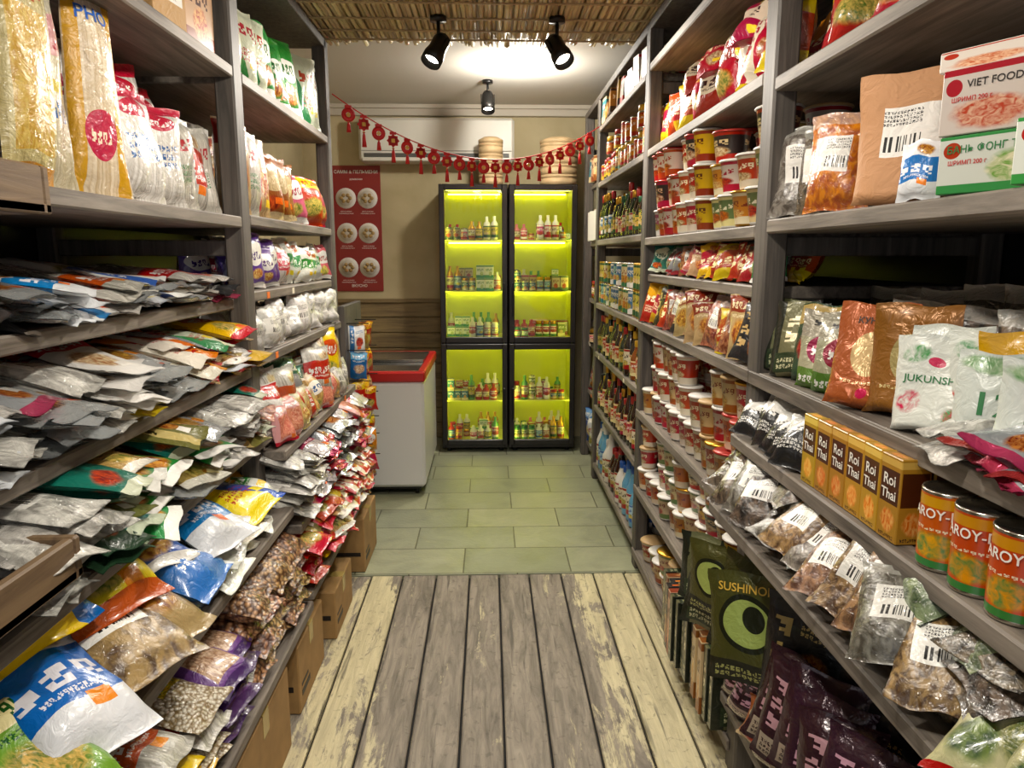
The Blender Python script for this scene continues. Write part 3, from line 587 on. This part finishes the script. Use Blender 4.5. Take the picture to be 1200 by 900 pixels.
stock('x',Rr,(2.6,3.3),.422,.70,lambda:cup(.045,.10),CM('cupG','cupW','cupR','cupO','cupP'),.1,2,.13,3,.102,t=.1,jx=.014,run=2,skip=.08,vary=.35,mixed=.4,acc=acc)
acc.done('instant_noodle_cups')
acc=Acc()
stock('x',Rr,(2.6,3.3),.102,.70,lambda:cup(.06,.10),CM('cupG','cupT','cupR','cupV'),.13,2,.15,2,.102,t=.12,run=1,acc=acc,mixed=.4)
stock('x',Rr,(1.93,2.55),.102,.69,lambda:box(.035,.24,.2),G('black2','nori2','cart5'),.042,1,lean=0,t=.1,yaw=0,acc=acc,jy=.02)
acc.done('bottom_shelf_goods')
BM=lambda labs,bs,caps:[[g[l],b,c] for l in labs for b in bs for c in caps]
stock('canned_goods_row',Rr,(3.4,4.74),1.962,.71,lambda:RS.choice([can(.04,.12),can(.038,.1),jar(.038,.12)]),[[g['tin2'],m_metal,m_capr],[g['tin4'],m_gold,m_gold],[g['tin1'],m_metal,m_capy]],.088,2,.1,2,.122,t=.08,run=3,jx=.004,skip=.1,vary=.4)
stock('sauce_bottle_row',Rr,(3.4,4.74),1.602,.71,lambda:bottle(.03,RS.choice([.18,.22,.27])),BM(['labR','labG','labW','tin5'],[m_soy,m_grn,m_dark],[m_capr,m_capg,m_gold]),.072,3,.09,t=.06,run=3,jx=.006)
stock('canned_goods_row',Rr,(3.4,4.74),1.202,.71,lambda:can(.036,.13),[[g['tin3'],m_metal],[g['tin5'],m_metal],[g['tin4'],m_metal],[g['labG'],m_gold]],.08,2,.1,2,.132,t=.07,run=3,jx=.006,vary=.3)
stock('soy_sauce_bottle_row',Rr,(3.4,4.74),.882,.71,lambda:bottle(RS.choice([.03,.036]),RS.choice([.2,.24,.28])),BM(['labW','labG','labR'],[m_dark,m_grn,m_hon],[m_capg,m_capy,m_capr]),.078,3,.09,t=.07,run=3,jx=.006)
stock('soy_sauce_bottle_row',Rr,(3.4,4.74),.522,.71,lambda:bottle(.034,RS.choice([.22,.26,.3])),BM(['labW','labR'],[m_dark,m_soy],[m_capr,m_blk,m_gold]),.078,3,.09,t=.07,run=4,jx=.006)
stock('water_bottle_row',Rr,(3.4,4.74),.122,.71,lambda:bottle(.042,RS.choice([.24,.3])),BM(['labB','labW'],[m_water,m_wr],[m_capb,m_wr])+BM(['labW'],[m_soy],[m_capr]),.096,3,.1,t=.09,run=2,jx=.006)
acc=Acc()
for z,mk,mt in ((2.002,lambda:box(.09,.16,.1),G('cart4','cart5')),(1.602,lambda:box(.11,.2,.12),[plain('white_goods','c8c4b8',.5)]),(1.202,lambda:jar(.04,.12),BM(['labW','labG'],[m_gold],[m_capr])),(.882,lambda:jar(.045,.1),BM(['labR'],[m_dark],[m_gold])),(.522,bagm(.13,.2,.05),G('silver','black2','tan')),(.122,bagm(.14,.24,.05),G('white2','silver3','blue3'))):
    stock('x',Rr,(4.84,5.36),z,.76,mk,mt,.12,2,.13,acc=acc,yaw=.3)
acc.done('assorted_goods_row')

acc=Acc()
stock('x',Rr,(.9,1.84),1.202,.98,bagm(.18,.22,.07),G('black3','cldark','nori2','clgrey'),.12,1,lean=5,yaw=.3,acc=acc)
stock('x',Rr,(1.1,1.84),1.202,.86,bagm(.15,.2,.05),G('cldark','nori2','clgrey','clred'),.11,1,lean=8,yaw=.5,acc=acc)
def pouch(y,x,s,mt,ln,yw,txt=(),z=1.203,gus=1):
    p=pillow(*s,n=13,m=16,gus=gus,wr=.1,pinch=.02); tx=[(textpart(t_,sz,x_,z_,p,bold=b_),m_) for t_,sz,x_,z_,m_,b_ in txt]
    put(acc,p,x,y,z,Rr,g[mt],ln,yw,texts=tx)
pouch(1.82,.76,(.13,.19,.05),'nori2',9,.8); pouch(1.75,.75,(.13,.19,.05),'nori2',12,.7); pouch(1.68,.77,(.13,.19,.05),'dgreen',12,.6)
pouch(1.60,.75,(.125,.18,.05),'magenta',18,.75); pouch(1.53,.76,(.13,.18,.05),'magenta',14,.75); pouch(1.46,.79,(.12,.18,.05),'dgreen',10,.6)
pouch(1.38,.74,(.155,.21,.06),'window',14,.7,[('КУНЖУТ',.018,0,.168,m_ink,1)]); pouch(1.31,.78,(.15,.21,.06),'window',10,.7)
pouch(1.18,.75,(.13,.165,.06),'floral',8,.75,[('JUKUNSHU',.017,0,.085,m_gink,1.1)]); pouch(1.22,.79,(.13,.18,.05),'floral',8,.75); pouch(1.12,.79,(.13,.18,.05),'floral',8,.6)
pouch(1.04,.755,(.115,.155,.055),'twelve',8,.75,[('12',.05,0,.06,m_gink,1.2)]); pouch(.95,.76,(.115,.155,.055),'twelve',8,.7,[('12',.05,0,.06,m_gink,1.2)]); pouch(1.08,.82,(.12,.18,.06),'red3',5,.7)
acc.done('food_pouch_row')
stock('clear_film_packets',Rr,(.65,1.12),1.202,.66,bagm(.11,.17,.025,wr=.35),G('clplain','clwhite','silver','clplain'),.07,1,layers=3,lh=.014,lean=80,jy=.3,t=.02)
acc=Acc()
stock('x',Rr,(1.48,1.86),1.032,.655,bagm(.10,.13,.04,wr=.25),G('black1','black1','black3'),.06,2,.06,lean=38,yaw=.5,jy=.25,t=.03,acc=acc)
stock('x',Rr,(1.48,1.86),1.032,.80,bagm(.12,.15,.045),G('black3','white2','clwhite'),.08,2,.09,lean=20,yaw=.3,jy=.25,t=.03,acc=acc)
acc.done('black_seasoning_packets')
acc=Acc(); y=1.44
while y>1.08:
    for r in range(3):
        p=box(.058,.145,.052); put(acc,p,.69+r*.056+RS.uniform(-.004,.004),y,1.031,Rr,g['cartcurry'],0,RS.uniform(-.03,.03),texts=[(textpart('Roi',.026,0,.096,p),m_wink),(textpart('Thai',.024,0,.072,p),m_wink)] if r==0 else ())
    y-=.0605
acc.done('curry_soup_cartons')
acc=Acc()
for y in (1.03,.95,.87,.79,.71):
    for r in range(3):
        put(acc,can(.038,.125,24),.695+r*.08,y,1.031,Rr,[g['tincurry'],m_metal],0,.5)
        if r==0: put(acc,textpart('AROY-D',.021,0,.083,cyl=.0385,bold=.95),.695,y,1.031,Rr,m_wink,0,.5)
acc.done('canned_soup_row')
acc=Acc()
stock('x',Rr,(.7,1.86),.842,.63,bagm(.14,.17,.05,wr=.3),G('cldark','clgrey','clbrown','cldark','clgreen'),.09,1,layers=4,lh=.03,lean=66,jy=.45,t=.05,run=3,acc=acc)
stock('x',Rr,(.7,1.86),.842,.82,bagm(.15,.16,.07,wr=.25),G('cldark','clgrey','clbrown'),.10,2,.16,lean=30,jy=.3,t=.05,run=2,acc=acc)
y=1.82
for mt in ('cldark','cldark','clgrey','cldark','clgrey','clbrown','clgrey','clbrown','clbrown','clbrown','clgrey','clbrown'):
    put(acc,pillow(.13,.17,.05,n=12,m=14,wr=.3),.59+RS.uniform(0,.02),y,.88+RS.uniform(-.01,.02),Rr,g[mt],54+RS.uniform(-8,8),.5+RS.uniform(-.35,.35),RS.uniform(-.15,.15)); y-=.085
for y,x in ((.76,.585),(.67,.585)): put(acc,pillow(.13,.15,.05,n=12,m=14,wr=.2),x,y,.85,Rr,g['gflor'],54,.5)
acc.done('dried_mushroom_bags')
acc=Acc()
p=pillow(.22,.28,.035,n=13,m=15,wr=.12); put(acc,p,.655,1.66,.43,Rr,g['nori'],10,.85,roll=-.12,texts=[(textpart('SUSHINORI',.030,0,.232,p),m_yink)])
for i,(y,x,z) in enumerate([(1.80,.68,.42),(1.76,.72,.44),(1.55,.72,.42)]): put(acc,pillow(.2,.28,.035,n=11,m=13),x,y,z,Rr,g['nori' if i<2 else 'black2'],8,.7,RS.uniform(-.1,.1))
for i in range(9):
    put(acc,pillow(.17,.24,.05,n=13,m=15,wr=.25),.655+RS.uniform(-.01,.02),1.52-i*.075,.36+RS.uniform(-.02,.03),Rr,g['dpurp'],14,.75+RS.uniform(-.25,.2),RS.uniform(-.12,.12))
stock('x',Rr,(.9,1.84),.272,.66,bagm(.15,.12,.06),G('brownp','dpurp','clbrown'),.10,1,lean=20,yaw=.4,acc=acc)
stock('x',Rr,(.9,1.84),.272,.82,bagm(.2,.3,.07),G('dpurp','black2'),.12,2,.12,lean=5,yaw=.4,acc=acc)
acc.done('nori_seaweed_packs')
acc=Acc()
for y,x,z,mt in ((2.0,.655,.44,'nori'),(2.12,.66,.42,'nori2'),(2.08,.67,.36,'nori2')): put(acc,pillow(.17,.22,.035,n=11,m=13),x,y,z,Rr,g[mt],6,.7)
acc.done('nori_seaweed_packs')

# ------------------------------------------------------------ refrigerators
m_lime=plain('lime_interior','ccd018',.5); m_led=emis('led_strip','f6f668',13); m_gl=glassmat('door_glass'); m_shg=plain('lime_glass_shelf','e0e468',.25)
g_fr=['cart2','cart3','cart4','cart5','cart6','cart7','cart8','cart9','tin4','tin3','labW','cupW','labB','cupG']
m_pinkp=plain('pink_plastic','c86878',.3,coat=.5); m_grp=plain('green_plastic','4a9048',.3,coat=.5)
def fridge(x0,x1):
    e=empty('glass_door_refrigerator'); y0,y1=5.45,5.90; z0,z1=.03,2.02
    a=Acc(); t=.025
    bx(a,x0,x0+t,y0+.03,y1,z0,z1,m_blkp); bx(a,x1-t,x1,y0+.03,y1,z0,z1,m_blkp)
    bx(a,x0+t,x1-t,y0+.03,y1,z1-.03,z1,m_blkp); bx(a,x0+t,x1-t,y0+.03,y1,z0,z0+.04,m_blkp); bx(a,x0+t,x1-t,y0+.03,y1,.82,.87,m_blkp)
    bx(a,x0+t,x1-t,y1-.02,y1,z0,z1,m_blkp)
    for xx in (x0+.05,x1-.05):
        for yy in (y0+.08,y1-.05): a.add(lathe([(0,0,0),(.02,0,0),(.02,.03,0),(0,.03,0)],10,2),T(xx,yy,0),m_blk)
    a.done('cabinet',e)
    a=Acc(); bx(a,x0+t,x1-t,y1-.024,y1-.02,.07,1.99,m_lime)
    for xa,xb in ((x0+t,x0+t+.004),(x1-t-.004,x1-t)): bx(a,xa,xb,y0+.03,y1-.024,.07,1.99,m_lime)
    for z in (1.62,1.24,.885,.40,.085): bx(a,x0+t+.005,x1-t-.005,y0+.06,y1-.03,z-.008,z,m_shg,.001)
    a.done('interior',e)
    a=Acc()
    for za,zb in ((.88,1.98),(.08,.80)):
        for xx in (x0+t+.005,x1-t-.013): bx(a,xx,xx+.008,y0+.034,y0+.046,za,zb,m_led,.001)
    for z in (1.985,1.612,1.232,.812,.392): bx(a,x0+.05,x1-.05,y1-.05,y1-.038,z-.014,z-.006,m_led,.001)
    bx(a,x0+.05,x1-.05,y0+.062,y0+.074,1.975,1.983,m_led,.001); bx(a,x0+.05,x1-.05,y0+.062,y0+.074,.80,.808,m_led,.001)
    a.done('led_strips',e)
    for nm,za,zb in (('upper_door',.855,2.015),('lower_door',.06,.845)):
        a=Acc(); w=.042
        bx(a,x0+.003,x0+w,y0,y0+.028,za,zb,m_blkp,.004); bx(a,x1-w,x1-.003,y0,y0+.028,za,zb,m_blkp,.004)
        bx(a,x0+w,x1-w,y0,y0+.028,zb-w,zb,m_blkp,.004); bx(a,x0+w,x1-w,y0,y0+.028,za,za+w,m_blkp,.004)
        bx(a,x1-.035 if x0<0 else x0+.02,x1-.02 if x0<0 else x0+.035,y0-.025,y0,za+.2,za+.45,m_blk,.004)
        bx(a,x0+w,x1-w,y0+.012,y0+.016,za+w,zb-w,m_gl,.0005); a.done(nm,e)
    a=Acc(); tub=lambda hh:lathe([(0,0,1),(.024,0,1),(.027,hh*.1,0),(.027,hh*.6,1),(.022,hh*.72,1),(.011,hh*.8,1),(.011,hh,1),(0,hh,1)],12,2)
    for z,mxh in ((1.62,.2),(1.24,.22),(.885,.2),(.40,.24),(.085,.17)):
        for row in range(3):
            x=x0+.068; nx=0
            while x<x1-.06:
                if nx<=0:
                    kind=RS.choice('bbjjctttg'); mt=RS.choice(g_fr); nx=RS.randint(1,3); h=RS.uniform(.05,.12); tall=RS.uniform(.1,.2); wd=RS.uniform(.04,.07); cl=RS.choice([m_wr,m_wr,m_wr,m_pinkp,m_grp,m_gold,m_capr]); cp=RS.choice([m_wr,m_gold,m_capg,m_capr])
                nx-=1; yy=y0+.10+row*.1; sd=wd if kind=='b' else .054
                if kind in 'bc':
                    hh=h if kind=='b' else h*.8; zt=0
                    while zt+hh<mxh*RS.uniform(.35,1.0) or zt==0:
                        if kind=='b': put(a,box(wd,hh,.05),x+wd/2-.025,yy,z+.001+zt,0,g[mt],0,RS.uniform(-.08,.08))
                        else: put(a,can(.026,hh),x,yy,z+.001+zt,0,[g[mt],m_metal])
                        zt+=hh+.001
                elif kind=='j': put(a,jar(.026,h),x,yy,z+.001,0,[g[mt],cl,cp])
                elif kind=='t': put(a,tub(tall),x,yy,z+.001,0,[g[RS.choice(['labW','labB','labG','cart6','cupW'])],cl,cp])
                x+=sd+.003
    a.done('products',e)
    return e
fridge(-.365,.142); fridge(.150,.657)
m_bam=plain('bamboo_steamer','cdb084',.5,bump=.1,var=.15)
def steamer(x,y,z,r,n,h=.07):
    a=Acc()
    for i in range(n):
        zz=i*h; a.add(lathe([(0,zz,0),(r,zz,0),(r,zz+h*.55,0),(r*.97,zz+h*.57,0),(r*.97,zz+h*.7,0),(r*1.01,zz+h*.72,0),(r*1.01,zz+h*.97,0),(0,zz+h*.97,0)],28,2),T(x,y,z),m_bam)
    a.add(lathe([(0,n*h,0),(r*1.02,n*h,0),(r*1.02,n*h+.025,0),(r*.6,n*h+.045,0),(0,n*h+.05,0)],28,2),T(x,y,z),m_bam)
    return a.done('bamboo_steamer')
steamer(.02,5.62,2.022,.09,4,.075); steamer(.53,5.64,2.022,.14,4,.075)
e=empty('wall_air_conditioner'); m_ac=plain('ac_plastic','d8d5ca',.4); a=Acc()
x0,x1=-.98,.20
bx(a,x0,x1,YB-.2,YB-.002,2.21,2.53,m_ac,.02); a.done('housing',e)
a=Acc(); bx(a,x0+.04,x1-.04,YB-.206,YB-.195,2.24,2.27,plain('ac_vent_dark','50504c',.5),.002); bx(a,x0+.02,x1-.02,YB-.205,YB-.2,2.285,2.29,plain('ac_seam','8c8a80',.5),.001); bx(a,x0+.03,x1-.03,YB-.215,YB-.2,2.212,2.238,m_ac,.004)
bx(a,x1-.2,x1-.12,YB-.204,YB-.2,2.36,2.38,m_dark,.001); a.done('vent_louvre',e)
e=empty('dumpling_menu_poster'); a=Acc(); m_mar=plain('poster_maroon','8e2c28',.4)
px0,px1,pz0,pz1=-1.23,-.85,1.22,2.2; yp=YB-.012
bx(a,px0,px1,yp,YB-.002,pz0,pz1,m_mar,.002); a.done('panel',e)
a=Acc(); m_pl2=plain('plate_white','f0ece4',.4); m_dump=plain('dumpling_food','c0a068',.6,bump=.3); m_broth=plain('plate_centre','ddd6c8',.4)
disc=lambda r:lathe([(0,.002,0),(r,0,0),(r,.002,0),(0,.003,0)],24,2)
for i in range(3):
    for j in range(2):
        cx=px0+.105+j*.17; cz=pz1-.25-i*.27
        put(a,disc(.080),cx,yp-.001,cz,0,m_pl2,90); put(a,disc(.06),cx,yp-.004,cz,0,m_broth,90)
        for q_ in range(6):
            an=q_*1.05; put(a,lathe([(0,0,0),(.016,.001,0),(.010,.004,0),(0,.005,0)],8,2),cx+.034*math.cos(an),yp-.0065,cz+.026*math.sin(an),0,m_dump,90)
for s_,sz,x_,z_ in (('САММ & ПЕЛЬМЕНИ',.034,(px0+px1)/2,pz1-.06),('домашние',.02,(px0+px1)/2,pz1-.11)):
    put(a,textpart(s_,sz,0,0),x_,yp-.002,z_,0,m_wink)
for i in range(3):
    for j in range(2):
        for k_ in range(2): put(a,textpart('пельмени ручные' if k_ else 'мясо и зелень',.013,0,0),px0+.105+j*.17,yp-.002,pz1-.355-i*.27-k_*.016,0,m_wink)
put(a,textpart('ВКУСНО',.03,0,0),(px0+px1)/2,yp-.002,pz0+.035,0,m_wink)
a.done('printed_dishes',e)
e=empty('chest_freezer'); m_fz=plain('freezer_white','dcdcda',.35); m_rd=plain('freezer_red_trim','b8201c',.35); fx0,fx1,fy0,fy1=-1.0,-.405,4.42,5.42
a=Acc(); bx(a,fx0,fx1,fy0,fy1,.06,.735,m_fz,.018); bx(a,fx0+.03,fx1-.03,fy0+.03,fy1-.03,.04,.06,m_blk)
for xx in (fx0+.06,fx1-.06):
    for yy in (fy0+.07,fy1-.07): a.add(lathe([(0,-.012,0),(.022,-.012,0),(.022,.012,0),(0,.012,0)],14,2),T(xx,yy,.024)@R(math.pi/2,'Y'),m_blk)
a.done('body',e)
a=Acc()
bx(a,fx0-.008,fx1+.008,fy0-.008,fy0+.045,.735,.80,m_rd,.01); bx(a,fx0-.008,fx1+.008,fy1-.045,fy1+.008,.735,.80,m_rd,.01)
bx(a,fx0-.008,fx0+.04,fy0+.045,fy1-.045,.735,.80,m_rd,.01); bx(a,fx1-.04,fx1+.008,fy0+.045,fy1-.045,.735,.80,m_rd,.01); a.done('red_rim',e)
a=Acc(); m_lid=plain('smoked_lid_glass','4a4c4c',.06,coat=1)
bx(a,fx0+.04,fx1-.04,fy0+.045,(fy0+fy1)/2,.778,.79,m_lid,.002); bx(a,fx0+.04,fx1-.04,(fy0+fy1)/2-.02,fy1-.045,.79,.802,m_lid,.002)
bx(a,fx0+.04,fx1-.04,(fy0+fy1)/2-.03,(fy0+fy1)/2,.79,.81,m_metal,.002); bx(a,fx0+.04,fx1-.04,fy0+.045,fy0+.07,.79,.80,m_metal,.002); a.done('sliding_lids',e)

# ------------------------------------------------------------ bamboo ceiling, spots
a=Acc(); m_bc=[]
for i,(c1,c2) in enumerate((('a08a66','d8c49c'),('84704e','bca67c'),('b09c70','e6d8a8'))):
    m_bc.append(wood('ceiling_bamboo_%d'%i,c1,c2,'Y',.5))
x=-.86
while x<.86:
    r=RS.uniform(.0085,.012); pr=[(0,0,0)]; z=0; Lb=4.65+RS.uniform(-.05,.05); nxt=RS.uniform(.1,.4)
    pr.append((r,0,0))
    while z+nxt<Lb:
        z+=nxt; pr+= [(r,z-.008,0),(r*1.18,z,0),(r,z+.008,0)]; nxt=RS.uniform(.22,.36)
    pr+=[(r,Lb,0),(0,Lb,0)]
    a.add(lathe(pr,8,2),T(x,-.9,2.52+RS.uniform(-.003,.003))@R(RS.uniform(-.0015,.0015),'Z')@R(-math.pi/2,'X'),RS.choice(m_bc)); x+=r*1.95
bx(a,-.87,.87,-.9,3.70,2.533,2.538,m_bc[0],.001)
for yy in (.3,1.2,2.1,2.9,3.15,3.35,3.52,3.66): bx(a,-.86,.86,yy-.005,yy+.005,2.500,2.507,m_bc[1],.002)
a.done('bamboo_ceiling_mat')
roombox('trim_3',XL,XR,3.72,3.75,2.54,2.65,plain('ceiling_step','9a8e78',.8))
m_bulb=emis('lamp_bulb','fff4e0',20)
LC=(1,.925,.815)
def spot(x,y,z,tx,ty,tz,en,light=True):
    e=empty('ceiling_spotlight'); a=Acc()
    a.add(lathe([(0,0,0),(.035,0,0),(.035,.02,0),(0,.02,0)],20,2),T(x,y,z-.02),m_blk)
    a.add(lathe([(0,0,0),(.008,0,0),(.008,.08,0),(0,.08,0)],10,2),T(x,y,z-.10),m_blk); a.done('mount',e)
    d=(Vector((tx,ty,tz))-Vector((x,y,z-.12))).normalized(); qt=d.to_track_quat('Z','Y').to_matrix().to_4x4()
    M=T(x,y,z-.12)@qt; a=Acc()
    a.add(lathe([(0,-.05,0),(.03,-.05,0),(.038,-.03,0),(.038,.02,0),(.045,.05,0),(.045,.09,0),(.038,.09,0),(.036,.06,1),(0,.055,1)],22,2),M,[m_blk,m_bulb])
    a.add(box(.006,.07,.02,cz=True),M@T(.043,0,0),m_blk); a.add(box(.006,.07,.02,cz=True),M@T(-.043,0,0),m_blk)
    a.done('lamp_head',e)
    if light:
        ld=bpy.data.lights.new('spot_lamp','SPOT'); ld.energy=en; ld.spot_size=math.radians(150); ld.spot_blend=.8; ld.shadow_soft_size=.05; ld.color=LC
        lo=bpy.data.objects.new('spot_beam',ld); sc.collection.objects.link(lo); lo.parent=e
        lo.matrix_world=T(*(Vector((x,y,z-.12))+d*.11))@(-d).to_track_quat('Z','Y').to_matrix().to_4x4()
spot(-.21,3.34,2.51,-.75,2.7,1.2,54); spot(.30,3.34,2.51,.8,2.5,1.2,54)
spot(0,5.1,2.65,.05,4.0,.3,60)
for y in (.5,1.7):
    spot(-.2,y,2.51,.9,y+.5,.9,43); spot(.22,y,2.51,-.9,y+.5,.9,43)
a=Acc(); a.add(lathe([(0,0,0),(.045,0,0),(.05,.01,1),(.05,.018,1),(0,.018,1)],24,2),T(.19,4.68,2.632),[emis('downlight_glow','fff4e0',30),m_wr]); a.done('ceiling_downlight')
e=bpy.data.objects['ceiling_downlight']
ld=bpy.data.lights.new('downlight_lamp','POINT'); ld.energy=38; ld.shadow_soft_size=.05; ld.color=(1,.94,.84)
lo=bpy.data.objects.new('downlight_lamp',ld); sc.collection.objects.link(lo); lo.parent=e; lo.location=(.19,4.68,2.55)

# ------------------------------------------------------------ garland
a=Acc(); m_g=plain('garland_red','c8181c',.5); m_gg=plain('garland_gold','d0a040',.4)
A=Vector((-.75,3.71,2.27)); B=Vector((.70,4.75,2.30)); n=22; pts=[]
for i in range(n*2+1):
    t=i/(n*2); p=A.lerp(B,t); p.z-=4*.25*t*(1-t); pts.append(p)
for i in range(len(pts)-1):
    d=pts[i+1]-pts[i]; a.add(lathe([(.003,0,0),(.003,d.length,0)],6,2),T(*pts[i])@d.to_track_quat('Z','Y').to_matrix().to_4x4(),m_g)
yawg=math.atan2(B.y-A.y,B.x-A.x)
ring=lathe([(.012,-.002,0),(.034,-.002,0),(.034,.002,0),(.012,.002,0),(.012,-.002,0)],16,2)
for i in range(1,n):
    p=pts[i*2]; M=T(p.x,p.y,p.z)@R(yawg*.6+RS.uniform(-.2,.2),'Z')
    a.add(box(.034,.014,.004),M@T(0,0,-.014),m_g)
    if i%2: a.add(ring,M@T(0,0,-.045)@R(math.pi/2,'X'),m_g); a.add(box(.018,.018,.004,cz=True),M@T(0,0,-.045)@R(.785,'Y'),m_gg)
    else:
        for k_ in range(2): a.add(box(.048,.048,.005,cz=True),M@T(0,0,-.044)@R(.785*k_,'Y'),m_g)
        a.add(box(.02,.02,.007,cz=True),M@T(0,0,-.044),m_gg)
    L_=.05 if i%2 else .075
    a.add(lathe([(0,0,0),(.012,-.002,0),(.008,.7*L_,0),(.003,.85*L_,0),(.008,.9*L_,1),(0,L_,1)],8,2),M@T(0,0,-.075-L_),[m_g,m_gg])
a.done('red_paper_garland')

# ------------------------------------------------------------ world + camera
w=bpy.data.worlds.new('World'); sc.world=w; w.use_nodes=True
w.node_tree.nodes['Background'].inputs[0].default_value=(.97,.97,1,1); w.node_tree.nodes['Background'].inputs[1].default_value=.68
cam=bpy.data.cameras.new('Camera'); cam.sensor_width=36; cam.lens=25.5; cam.clip_start=.02
co=bpy.data.objects.new('Camera',cam); sc.collection.objects.link(co); co.location=(0,0,1.5)
co.rotation_euler=(math.radians(80),0,math.radians(-1.82)); sc.camera=co
print('faces',sum(len(o.data.polygons) for o in bpy.data.objects if o.type=='MESH'))
